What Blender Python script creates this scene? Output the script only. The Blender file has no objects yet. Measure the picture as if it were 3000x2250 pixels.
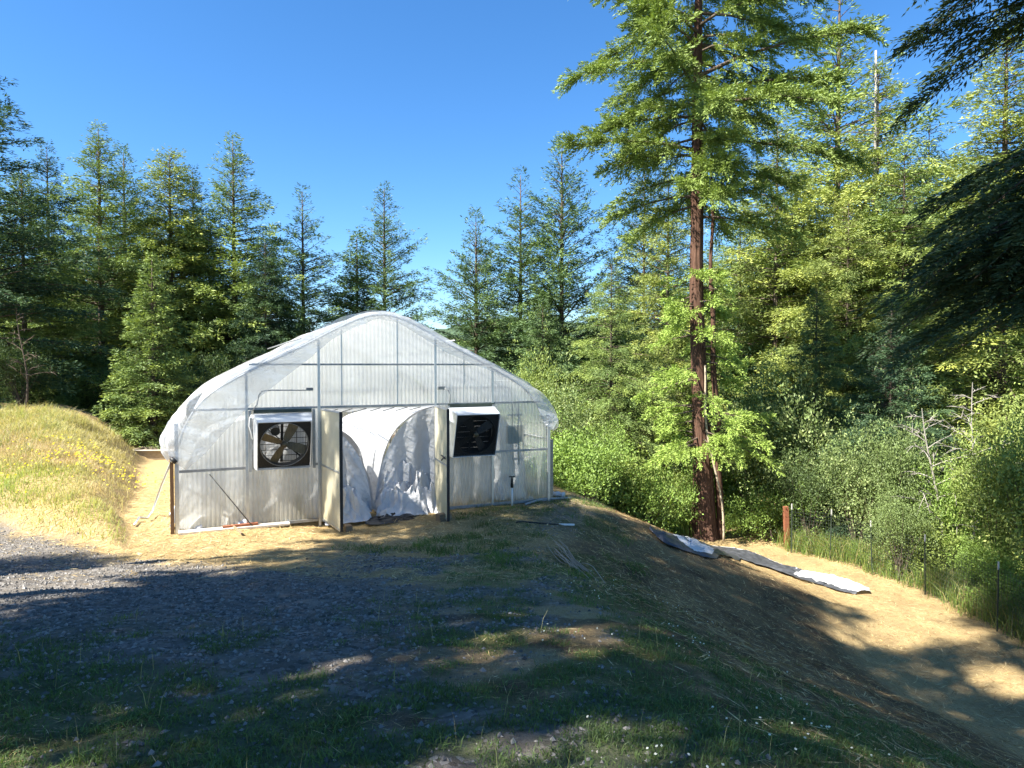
import bpy, math
import numpy as np
from mathutils import Vector
R = math.radians
sc = bpy.context.scene
col = sc.collection
rng = np.random.default_rng(7)

# ------------------------------------------------------------------ camera model (a pixel of the 3000x2250 photo <-> the place)
F = 1950.0; CH = 2.9; TH = math.atan(55 / F)
FW = np.array([0, math.cos(TH), -math.sin(TH)]); UP = np.array([0, math.sin(TH), math.cos(TH)]); RT = np.array([1., 0, 0])
O = np.array([0, 0, CH])
def ray(px, py): return FW + (px - 1500) / F * RT + (1125 - py) / F * UP
def at(px, py, Y):
    d = ray(px, py); return O + d * (Y / d[1])
# greenhouse axes: u along the front wall, y inward, z up
GA = np.array([-5.7964, 11.3979, 0.0]); GANG = R(23.846); GW = 7.225
GE = np.array([math.cos(GANG), math.sin(GANG), 0]); GN = np.array([-math.sin(GANG), math.cos(GANG), 0])
def G(u, y, z): return GA + GE * u + GN * y + np.array([0, 0, z])
def wall(px, py, v=0.0):
    d = ray(px, py); t = ((GA - GN * v - O) @ GN) / (d @ GN); p = O + t * d
    return float((p - GA) @ GE), float(p[2])

# ------------------------------------------------------------------ numpy noise
def vnoise(x, y, seed=0):
    x = np.asarray(x, float); y = np.asarray(y, float)
    xi = np.floor(x).astype(np.int64); yi = np.floor(y).astype(np.int64); xf = x - xi; yf = y - yi
    def h(a, b):
        n = (a * 374761393 + b * 668265263 + seed * 974634541) & 0x7fffffff
        n = ((n ^ (n >> 13)) * 1274126177) & 0x7fffffff
        return ((n ^ (n >> 16)) & 0xffff) / 65535.0
    u = xf * xf * (3 - 2 * xf); v = yf * yf * (3 - 2 * yf)
    return (h(xi, yi) * (1 - u) + h(xi + 1, yi) * u) * (1 - v) + (h(xi, yi + 1) * (1 - u) + h(xi + 1, yi + 1) * u) * v
def fbm(x, y, seed=0, o=4):
    s = 0; a = .5
    for k in range(o):
        s = s + a * vnoise(x * 2 ** k, y * 2 ** k, seed + k * 17); a *= .5
    return s / (1 - .5 ** o)
def sst(a, b, x):
    t = np.clip((x - a) / (b - a), 0, 1); return t * t * (3 - 2 * t)
def spl(x, k): return k * np.logaddexp(0, x / k)

# ------------------------------------------------------------------ terrain
XCY = [-20, 0, 3, 6.6, 10, 12.5, 14, 15.8, 20, 30, 60]; XCX = [1.6, 1.5, 1.4, .95, .7, 1.0, 1.7, 1.2, -.6, -5, -16]
def mound(X, Y):
    dR = (X + 7.05) * -.889 + (Y - 12.7) * -.457 - .25
    dF = (X + 6.2) * .51 + (Y - 10.3) * .86
    wob = (fbm(X * .6, Y * .6, 5) - .5) * .7
    a = np.clip((dR + wob) / 2.3, 0, 1.5); b = np.clip((dF + wob) / 4.0, 0, 1.5)
    m = np.clip(a * b / (a ** 2.5 + b ** 2.5 + 1e-6) ** .4 * 1.0, 0, 1)
    return m
def H(X, Y, fine=True):
    X = np.asarray(X, float); Y = np.asarray(Y, float)
    base = 1.3 * np.minimum(spl((10.5 - Y) / 9, .06), 1.35)
    base = base - 1.3 * sst(22.5, 27, Y)
    xc = np.interp(Y, XCY, XCX)
    bank = base - .43 * spl(X - xc, .35)
    fl = -2.6 + 0 * X
    z = fl + spl(bank - fl, .22)
    z = z - .22 * spl(X - 10.9, .4) + .0
    z = z + 1.62 * (1 - (1 - mound(X, Y)) ** 1.3)
    z = z - .10 * np.exp(-((X + 3.0) ** 2 + (Y - 12.2) ** 2) / 1.6)
    if fine:
        gx = (X - GA[0]) * GE[0] + (Y - GA[1]) * GE[1]; gy = (X - GA[0]) * GN[0] + (Y - GA[1]) * GN[1]
        inside = sst(-.5, .1, gx) * sst(7.7, 7.2, gx) * sst(-.35, .1, gy) * sst(9.6, 9.1, gy)
        n = (fbm(X * .8, Y * .8, 1) - .5) * .12 + (fbm(X * 5, Y * 5, 2, 3) - .5) * .05
        z = z + n * (1 - inside) - .03 * inside
    return z
def hz(x, y): return float(H(np.array([x]), np.array([y]))[0])
def gpt(px, py):
    d = ray(px, py); t = np.linspace(2, 60, 6000)
    P = O[None] + t[:, None] * d[None]
    k = np.argmax(P[:, 2] < H(P[:, 0], P[:, 1])); return P[k]

# ------------------------------------------------------------------ object helpers
def tag(o, label=None, cat=None, group=None, kind=None):
    if label: o['label'] = label
    if cat: o['category'] = cat
    if group: o['group'] = group
    if kind: o['kind'] = kind
    return o
def empty(name, loc=(0, 0, 0), rz=0.0):
    o = bpy.data.objects.new(name, None); col.objects.link(o); o.location = tuple(loc); o.rotation_euler = (0, 0, rz)
    o.empty_display_size = .3; return o
def link(name, me, mat=None, parent=None):
    o = bpy.data.objects.new(name, me); col.objects.link(o)
    if mat is not None and not me.materials:
        for m in (mat if isinstance(mat, (list, tuple)) else [mat]): me.materials.append(m)
    if parent is not None: o.parent = parent
    return o
def copy_tree(o, parent=None):
    c = o.copy(); col.objects.link(c); c.parent = parent
    for ch in list(o.children): copy_tree(ch, c)
    return c
def npmesh(name, V, faces, colr=None, smooth=False, midx=None):
    """faces: list of (M,k) int arrays"""
    me = bpy.data.meshes.new(name); V = np.asarray(V, np.float32)
    me.vertices.add(len(V)); me.vertices.foreach_set('co', V.ravel())
    loops = np.concatenate([f.ravel() for f in faces]).astype(np.int32)
    tot = np.concatenate([np.full(len(f), f.shape[1], np.int32) for f in faces])
    st = np.concatenate([[0], np.cumsum(tot)[:-1]]).astype(np.int32)
    me.loops.add(len(loops)); me.loops.foreach_set('vertex_index', loops)
    me.polygons.add(len(tot)); me.polygons.foreach_set('loop_start', st); me.polygons.foreach_set('loop_total', tot)
    if midx is not None: me.polygons.foreach_set('material_index', np.asarray(midx, np.int32))
    me.polygons.foreach_set('use_smooth', np.full(len(tot), bool(smooth)))
    me.update(calc_edges=True)
    if colr is not None:
        a = me.color_attributes.new('col', 'FLOAT_COLOR', 'POINT')
        c = np.asarray(colr, np.float32)
        if c.ndim == 1: c = np.repeat(c[:, None], 3, 1)
        a.data.foreach_set('color', np.concatenate([c, np.ones((len(c), 1), np.float32)], 1).ravel())
    return me
class MB:
    def __init__(s): s.v = []; s.f = []
    def poly(s, pts, faces):
        b = len(s.v); s.v += [tuple(map(float, p)) for p in pts]; s.f += [tuple(i + b for i in f) for f in faces]; return s
    def box(s, c, d, rot=None):
        c = np.array(c, float); h = np.array(d, float) / 2
        P = np.array([[x, y, z] for x in (-1, 1) for y in (-1, 1) for z in (-1, 1)]) * h
        if rot is not None: P = P @ np.array(rot).T
        return s.poly(P + c, [(0, 1, 3, 2), (4, 6, 7, 5), (0, 4, 5, 1), (2, 3, 7, 6), (0, 2, 6, 4), (1, 5, 7, 3)])
    def bar(s, a, b, w, t, up=(0, 0, 1)):
        a = np.array(a, float); b = np.array(b, float); d = b - a; L = np.linalg.norm(d); d /= L
        up = np.array(up, float)
        if abs(d @ up) > .95: up = np.array([0, 1., 0])
        x = np.cross(d, up); x /= np.linalg.norm(x); y = np.cross(x, d)
        return s.box((a + b) / 2, (w, L, t), np.stack([x, d, y], 1))
    def tube(s, pts, r, n=8, cap=True):
        pts = np.array(pts, float); k = len(pts); r = np.broadcast_to(np.asarray(r, float), (k,))
        T = np.gradient(pts, axis=0); T /= np.linalg.norm(T, axis=1)[:, None] + 1e-9
        ref = np.array([0, 0, 1.]) if abs(T[0][2]) < .9 else np.array([1., 0, 0])
        x = np.cross(T[0], ref); x /= np.linalg.norm(x); V = []
        for i in range(k):
            x = x - T[i] * (x @ T[i]); x /= np.linalg.norm(x); y = np.cross(T[i], x)
            for j in range(n):
                a = 2 * math.pi * j / n; V.append(pts[i] + r[i] * (math.cos(a) * x + math.sin(a) * y))
        f = [(i * n + j, i * n + (j + 1) % n, (i + 1) * n + (j + 1) % n, (i + 1) * n + j) for i in range(k - 1) for j in range(n)]
        if cap: f += [tuple(range(n))[::-1], tuple((k - 1) * n + j for j in range(n))]
        return s.poly(V, f)
    def build(s, name, mat, parent=None, smooth=False):
        me = bpy.data.meshes.new(name); me.from_pydata(s.v, [], s.f)
        if smooth: me.polygons.foreach_set('use_smooth', [True] * len(s.f))
        me.update(); return link(name, me, mat, parent)
def gridmesh(name, P, mat, parent=None, smooth=True, colr=None, midx=None):
    a, b = P.shape[:2]; i = np.arange((a - 1) * (b - 1)); r = i // (b - 1); c = i % (b - 1); k = r * b + c
    f = np.stack([k, k + 1, k + b + 1, k + b], 1)
    return link(name, npmesh(name, P.reshape(-1, 3), [f], colr, smooth, midx), mat, parent)

# ------------------------------------------------------------------ materials
def newmat(name):
    m = bpy.data.materials.new(name); m.use_nodes = True; nt = m.node_tree
    for n in list(nt.nodes): nt.nodes.remove(n)
    out = nt.nodes.new('ShaderNodeOutputMaterial'); return m, nt, out
def N(nt, t, **k):
    n = nt.nodes.new('ShaderNode' + t)
    for a, v in k.items():
        if a in n.inputs: n.inputs[a].default_value = v
        else: setattr(n, a, v)
    return n
def mixc(nt, a, b, f, bt='MIX'):
    n = nt.nodes.new('ShaderNodeMix'); n.data_type = 'RGBA'; n.blend_type = bt
    for s, v in ((0, f), (6, a), (7, b)):
        if hasattr(v, 'links') or hasattr(v, 'is_output'): nt.links.new(v, n.inputs[s])
        else: n.inputs[s].default_value = v if s == 0 else (*v, 1)[:4]
    return n.outputs[2]
def plain(name, c, rough=.6, metal=0, var=.25, scale=6, bump=0.0, stretch=None, spec=.4):
    m, nt, out = newmat(name); p = N(nt, 'BsdfPrincipled', Roughness=rough, Metallic=metal)
    p.inputs['Specular IOR Level'].default_value = spec
    tc = N(nt, 'TexCoord'); src = tc.outputs['Object']
    if stretch:
        mp = N(nt, 'Mapping'); mp.inputs['Scale'].default_value = stretch; nt.links.new(src, mp.inputs[0]); src = mp.outputs[0]
    nz = N(nt, 'TexNoise', Scale=scale, Detail=6.0, Roughness=.65); nt.links.new(src, nz.inputs['Vector'])
    rp = N(nt, 'ValToRGB'); rp.color_ramp.elements[0].position = .3; rp.color_ramp.elements[1].position = .72
    rp.color_ramp.elements[0].color = (*[x * (1 - var) for x in c], 1); rp.color_ramp.elements[1].color = (*[min(1, x * (1 + var)) for x in c], 1)
    nt.links.new(nz.outputs['Fac'], rp.inputs[0]); nt.links.new(rp.outputs[0], p.inputs['Base Color'])
    if bump:
        b = N(nt, 'Bump', Strength=bump, Distance=.02); nt.links.new(nz.outputs['Fac'], b.inputs['Height']); nt.links.new(b.outputs[0], p.inputs['Normal'])
    nt.links.new(p.outputs[0], out.inputs[0]); return m
def leafmat(name, trans=.35, gloss=.06, objcol=True):
    m, nt, out = newmat(name)
    at_ = N(nt, 'Attribute', attribute_name='col'); c = at_.outputs['Color']
    if objcol:
        oi = N(nt, 'ObjectInfo'); c = mixc(nt, oi.outputs['Color'], c, 1.0, 'MULTIPLY')
    d = N(nt, 'BsdfDiffuse'); t = N(nt, 'BsdfTranslucent'); nt.links.new(c, d.inputs[0])
    c2 = mixc(nt, c, (1.15, 1.15, .55), 1.0, 'MULTIPLY'); nt.links.new(c2, t.inputs[0])
    mx = N(nt, 'MixShader', Fac=trans); nt.links.new(d.outputs[0], mx.inputs[1]); nt.links.new(t.outputs[0], mx.inputs[2])
    g = N(nt, 'BsdfGlossy', Roughness=.6); g.inputs[0].default_value = (.9, .95, 1, 1)
    mg = N(nt, 'MixShader', Fac=gloss); nt.links.new(mx.outputs[0], mg.inputs[1]); nt.links.new(g.outputs[0], mg.inputs[2])
    nt.links.new(mg.outputs[0], out.inputs[0]); return m
def filmmat(name, tr, tl, gl=.08, c=(.86, .88, .9), rough=.25, wrinkle=.0, dirt=0.0):
    """polythene / polycarbonate: part clear, part milky translucent, part white, with a sheen"""
    m, nt, out = newmat(name)
    tc = N(nt, 'TexCoord'); nz = N(nt, 'TexNoise', Scale=2.2, Detail=5.0); nt.links.new(tc.outputs['Object'], nz.inputs['Vector'])
    nrm = None
    if wrinkle:
        b = N(nt, 'Bump', Strength=wrinkle, Distance=.05); n2 = N(nt, 'TexNoise', Scale=5.0, Detail=4.0, Distortion=1.5)
        nt.links.new(tc.outputs['Object'], n2.inputs['Vector']); nt.links.new(n2.outputs['Fac'], b.inputs['Height']); nrm = b.outputs[0]
    cc = mixc(nt, c, (.62, .56, .36), 0.0)
    if dirt:
        sp = N(nt, 'SeparateXYZ'); nt.links.new(tc.outputs['Object'], sp.inputs[0])
        mr = N(nt, 'MapRange'); mr.inputs[1].default_value = .9; mr.inputs[2].default_value = 0.0; mr.inputs[3].default_value = 0; mr.inputs[4].default_value = dirt
        nt.links.new(sp.outputs[2], mr.inputs[0])
        mu = N(nt, 'Math', operation='MULTIPLY'); nt.links.new(mr.outputs[0], mu.inputs[0]); nt.links.new(nz.outputs['Fac'], mu.inputs[1])
        cc = mixc(nt, c, (.55, .48, .28), mu.outputs[0])
    t = N(nt, 'BsdfTransparent'); t.inputs[0].default_value = (.97, .98, .98, 1)
    l = N(nt, 'BsdfTranslucent'); d = N(nt, 'BsdfDiffuse'); g = N(nt, 'BsdfGlossy', Roughness=rough)
    nt.links.new(cc, l.inputs[0]); nt.links.new(cc, d.inputs[0])
    if nrm:
        for s in (l, d, g): nt.links.new(nrm, s.inputs['Normal'])
    a = N(nt, 'MixShader', Fac=tl); nt.links.new(d.outputs[0], a.inputs[1]); nt.links.new(l.outputs[0], a.inputs[2])
    b = N(nt, 'MixShader', Fac=tr); nt.links.new(a.outputs[0], b.inputs[1]); nt.links.new(t.outputs[0], b.inputs[2])
    mr = N(nt, 'MapRange'); mr.inputs[1].default_value = .3; mr.inputs[2].default_value = .7; mr.inputs[3].default_value = max(0, tr - .12); mr.inputs[4].default_value = tr + .12
    nt.links.new(nz.outputs['Fac'], mr.inputs[0]); nt.links.new(mr.outputs[0], b.inputs[0])
    e = N(nt, 'MixShader', Fac=gl); nt.links.new(b.outputs[0], e.inputs[1]); nt.links.new(g.outputs[0], e.inputs[2])
    nt.links.new(e.outputs[0], out.inputs[0]); return m
M = {}
M['leaf'] = leafmat('needle_foliage', .17, .02)
M['broad'] = leafmat('broad_leaf', .28, .02)
M['grass'] = leafmat('grass_blade', .4, .03, False)
M['litter'] = leafmat('dry_litter', .15, .02, False)
M['bark'] = plain('grey_brown_bark', (.11, .085, .065), .9, scale=9, var=.5, bump=.6, stretch=(3, 3, .6), spec=.1)
M['palebark'] = plain('bleached_bark', (.30, .275, .24), .8, var=.25, scale=8, bump=.3, spec=.1)
M['redbark'] = plain('redwood_bark', (.105, .060, .042), .9, scale=9, var=.75, bump=1.0, stretch=(6, 6, .3), spec=.05)
M['galv'] = plain('galvanised_steel', (.52, .54, .55), .38, .85, .12, 14)
M['sheet'] = plain('fan_sheet_metal', (.60, .64, .67), .42, .35, .08, 5, spec=.5)
M['steel_dull'] = plain('dull_rail_steel', (.30, .31, .31), .5, .6, .25, 12)
M['black'] = plain('black_fan_interior', (.018, .018, .018), .55, 0, .3, 5)
M['blade'] = plain('fan_blade_metal', (.16, .14, .09), .5, .4, .3, 7)
M['cast'] = plain('dark_cast_iron', (.03, .032, .03), .5, .3, .3, 10)
M['lumber'] = plain('weathered_lumber', (.40, .33, .24), .85, 0, .3, 5, .3, (2, 12, 12), .1)
M['plank'] = plain('pale_plank', (.62, .56, .47), .8, 0, .2, 5, .2, (1.2, 14, 14), .15)
M['redwood_board'] = plain('red_brown_board', (.23, .09, .05), .85, 0, .3, 5, .2, (1.5, 14, 14), .1)
M['block'] = plain('old_wood_block', (.26, .19, .12), .9, 0, .4, 8, .3, (2, 10, 10), .1)
M['post_wood'] = plain('brown_corner_post', (.15, .09, .05), .85, 0, .35, 8, .3, (10, 10, 1), .1)
M['whitefence'] = plain('dusty_white_fence_panel', (.62, .57, .50), .7, 0, .12, 4)
M['green_metal'] = plain('green_painted_steel', (.045, .06, .045), .55, .2, .3, 10)
M['white_cap'] = plain('white_painted_cap', (.45, .45, .42), .6, 0, .1, 8)
M['grey_box'] = plain('grey_enclosure', (.17, .185, .18), .5, .2, .1, 6)
M['conduit'] = plain('grey_conduit', (.30, .31, .31), .5, .3, .2, 10)
M['pvc'] = plain('white_pvc', (.75, .75, .72), .4, 0, .12, 6)
M['black_sheet'] = plain('black_plastic_sheet', (.010, .011, .012), .35, 0, .25, 7, .3, spec=.3)
M['grey_sheet'] = plain('grey_plastic_sheet', (.06, .063, .07), .38, 0, .3, 7, .6, spec=.5)
M['rubber'] = plain('black_plastic_clamp', (.02, .02, .02), .5, 0, .2, 10)
M['film'] = filmmat('greenhouse_film', .42, .75, .07, (.72, .73, .73), .22, .35)
M['flap'] = filmmat('loose_film_flap', .50, .5, .09, (.82, .83, .84), .22, .5)
M['poly'] = filmmat('corrugated_polycarbonate', .30, .76, .05, (.97, .96, .89), .3, 0, 1.0)
M['polyclear'] = filmmat('clear_corrugated_polycarbonate', .56, .8, .05, (.90, .91, .80), .3, 0, 1.0)
M['doorpoly'] = filmmat('aged_door_polycarbonate', .15, .55, .06, (.80, .74, .55), .3, 0, .8)
def whitecloth():
    m, nt, out = newmat('white_blackout_sheet'); tc = N(nt, 'TexCoord')
    d = N(nt, 'BsdfPrincipled', Roughness=.5); d.inputs['Base Color'].default_value = (.62, .625, .63, 1); d.inputs['Specular IOR Level'].default_value = .35
    n1 = N(nt, 'TexNoise', Scale=6.0, Detail=5.0, Distortion=1.2); nt.links.new(tc.outputs['Object'], n1.inputs['Vector'])
    vo = N(nt, 'TexVoronoi', Scale=7.0, feature='DISTANCE_TO_EDGE'); 
    mp = N(nt, 'Mapping'); nt.links.new(tc.outputs['Object'], mp.inputs[0]); nt.links.new(mp.outputs[0], vo.inputs['Vector'])
    ad = N(nt, 'Math', operation='ADD'); nt.links.new(n1.outputs['Fac'], ad.inputs[0]); nt.links.new(vo.outputs['Distance'], ad.inputs[1])
    b = N(nt, 'Bump', Strength=.55, Distance=.04); nt.links.new(ad.outputs[0], b.inputs['Height']); nt.links.new(b.outputs[0], d.inputs['Normal'])
    t = N(nt, 'BsdfTranslucent'); t.inputs[0].default_value = (.8, .82, .85, 1)
    mx = N(nt, 'MixShader', Fac=.12); nt.links.new(d.outputs[0], mx.inputs[1]); nt.links.new(t.outputs[0], mx.inputs[2])
    nt.links.new(mx.outputs[0], out.inputs[0]); return m
M['white'] = whitecloth()
def groundmat():
    m, nt, out = newmat('ground_cover'); tc = N(nt, 'TexCoord'); P = tc.outputs['Object']
    at_ = N(nt, 'Attribute', attribute_name='col'); sp = N(nt, 'SeparateColor'); nt.links.new(at_.outputs['Color'], sp.inputs[0])
    def noise(scale, det=5.0, rough=.6, st=None, dist=0.0):
        n = N(nt, 'TexNoise', Scale=scale, Detail=det, Roughness=rough, Distortion=dist)
        if st:
            mp = N(nt, 'Mapping'); mp.inputs['Scale'].default_value = st; mp.inputs['Rotation'].default_value = (0, 0, st[0]); nt.links.new(P, mp.inputs[0]); nt.links.new(mp.outputs[0], n.inputs['Vector'])
        else: nt.links.new(P, n.inputs['Vector'])
        return n.outputs['Fac']
    def ramp(f, stops):
        r = N(nt, 'ValToRGB'); e = r.color_ramp.elements
        while len(e) < len(stops): e.new(.5)
        for x, (p, c) in zip(e, stops): x.position = p; x.color = (*c, 1)
        nt.links.new(f, r.inputs[0]); return r.outputs[0]
    fib1 = noise(14, 6, .75, (1, 6, 1), 1.0); fib2 = noise(16, 6, .75, (5, 1.0, 1), 1.2); fine = noise(38, 4, .7); big = noise(.9, 5)
    mf = N(nt, 'Math', operation='MAXIMUM'); nt.links.new(fib1, mf.inputs[0]); nt.links.new(fib2, mf.inputs[1])
    straw = ramp(mf.outputs[0], [(.40, (.24, .165, .075)), (.55, (.46, .34, .16)), (.72, (.66, .53, .31))])
    straw = mixc(nt, straw, (.36, .245, .115), big); 
    straw = mixc(nt, straw, ramp(mf.outputs[0], [(.42, (.24, .165, .08)), (.58, (.50, .38, .19)), (.74, (.70, .57, .34))]), .6)
    vo = N(nt, 'TexVoronoi', Scale=26.0); nt.links.new(P, vo.inputs['Vector'])
    sv = N(nt, 'SeparateColor'); nt.links.new(vo.outputs['Color'], sv.inputs[0])
    grav = ramp(sv.outputs[0], [(.0, (.075, .068, .058)), (.5, (.175, .16, .142)), (.85, (.26, .24, .215)), (1, (.40, .38, .35))])
    dust = ramp(noise(3.0, 6), [(.4, (.15, .135, .115)), (.7, (.30, .26, .21))])
    gm = N(nt, 'MapRange'); gm.inputs[1].default_value = .42; gm.inputs[2].default_value = .6; nt.links.new(noise(5, 5), gm.inputs[0])
    grav = mixc(nt, grav, dust, gm.outputs[0])
    duff = ramp(mf.outputs[0], [(.42, (.045, .028, .018)), (.58, (.13, .085, .05)), (.76, (.34, .24, .13))])
    c = mixc(nt, duff, straw, sp.outputs[0]); c = mixc(nt, c, grav, sp.outputs[1])
    grn = ramp(fine, [(.3, (.03, .055, .012)), (.7, (.10, .15, .035))]); c = mixc(nt, c, grn, sp.outputs[2])
    p = N(nt, 'BsdfPrincipled', Roughness=.9); p.inputs['Specular IOR Level'].default_value = .12
    nt.links.new(c, p.inputs['Base Color'])
    ad = N(nt, 'Math', operation='ADD'); nt.links.new(mf.outputs[0], ad.inputs[0]); nt.links.new(fine, ad.inputs[1])
    b = N(nt, 'Bump', Strength=.9, Distance=.03); nt.links.new(ad.outputs[0], b.inputs['Height']); nt.links.new(b.outputs[0], p.inputs['Normal'])
    nt.links.new(p.outputs[0], out.inputs[0]); return m
M['ground'] = groundmat()

# ------------------------------------------------------------------ ground sheet
def axis(lo, hi, c, d0, g):
    a = [c]; s = d0
    while a[-1] < hi: a.append(a[-1] + s); s *= g if a[-1] - c > 10 else 1.004
    b = [c]; s = d0
    while b[-1] > lo: b.append(b[-1] - s); s *= g if c - b[-1] > 10 else 1.004
    return np.array(b[::-1] + a[1:])
def greens(X, Y):   # cover of low green growth in the foreground, 0..1
    n = fbm(X * .9 + 3, Y * .9, 21); n2 = fbm(X * 3.1, Y * 3.1, 22)
    near = sst(6.8, 4.4, Y - .18 * X) * .75 + sst(4.6, 3.4, Y + .1 * X) * .35
    mid = sst(-2.2, .2, X) * sst(2.6, .8, X - np.interp(Y, XCY, XCX) + .6) * sst(16, 13, Y) * .5
    return np.clip(sst(.38, .56, n * .6 + n2 * .4) * (near + mid) * 1.6, 0, 1)
def zones(X, Y):
    n = fbm(X * .5, Y * .5, 11); n2 = fbm(X * 2, Y * 2, 12)
    xc = np.interp(Y, XCY, XCX); m = mound(X, Y)
    dF_ = (X + 6.2) * .51 + (Y - 10.3) * .86; road = sst(.25, -.35, np.maximum(dF_ + (n2 - .5) * .5, (Y - 9.7 + np.where(X < -6.2, .85, .42) * (X + 6.2)) * .7 + (n2 - .5) * .8)) * sst(-.6, -2.6, X - n * 2.2 + .0) * sst(4.3, 5.2, Y + n * .8 - .1 * X)
    cen = sst(-3.5, -1.5, X) * sst(xc + .5, xc - .7, X) * sst(11.5, 9.0, Y) * sst(.44, .56, n2 * .5 + fbm(X * .7, Y * .7, 14) * .5) * .9
    side = sst(1.9, .5, np.hypot(X - 1.3, (Y - 13) * .8)) * .8
    grav = np.clip(np.maximum(np.maximum(road, cen), side) * (1 - m * 3), 0, 1)
    bank = sst(xc - .3, xc + .6, X)
    terr = sst(-1.9, -2.3, H(X, Y, False))
    straw = np.clip(1 - bank * .78 * (1 - terr) + (n2 - .5) * .8, 0, 1)
    straw = np.where((Y < 6) & (bank < .5), np.clip(.35 + (n2 - .5) * 2.2, 0, 1), straw)
    edge = .23 * (fbm(X * 1.5, Y * 1.5, 33) - .5)
    gr = np.clip(greens(X, Y) * .6 + sst(10.6, 12.5, X) + sst(26, 30, Y) * .8, 0, 1)
    return np.stack([straw, grav * (1 - bank * .9), gr], -1)
xs = axis(-260, 260, 0.5, .05, 1.06); ys = axis(-60, 420, 6.0, .05, 1.06)
XX, YY = np.meshgrid(xs, ys, indexing='xy'); ZZ = H(XX, YY)
g = gridmesh('ground', np.stack([XX, YY, ZZ], -1), M['ground'], colr=zones(XX.ravel(), YY.ravel())); tag(g, kind='structure')
# wooded ridge far behind
hx = np.linspace(-420, 420, 220); hy = np.linspace(0, 1, 16)
HX, HY = np.meshgrid(hx, hy)
ht = 14 + 26 * fbm(HX * .008 + 4, HX * 0, 41) + 10 * np.exp(-((HX - 20) / 90) ** 2) + 5 * fbm(HX * .09, HY * 7, 42)
hm = gridmesh('hills', np.stack([HX, 300 + 110 * HY + 12 * fbm(HX * .02, HY * 3, 43), -8 + ht * np.sin(HY * math.pi / 2)], -1), plain('far_woods', (.055, .085, .05), .95, 0, .45, .08, spec=.05)); tag(hm, kind='structure')

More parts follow.
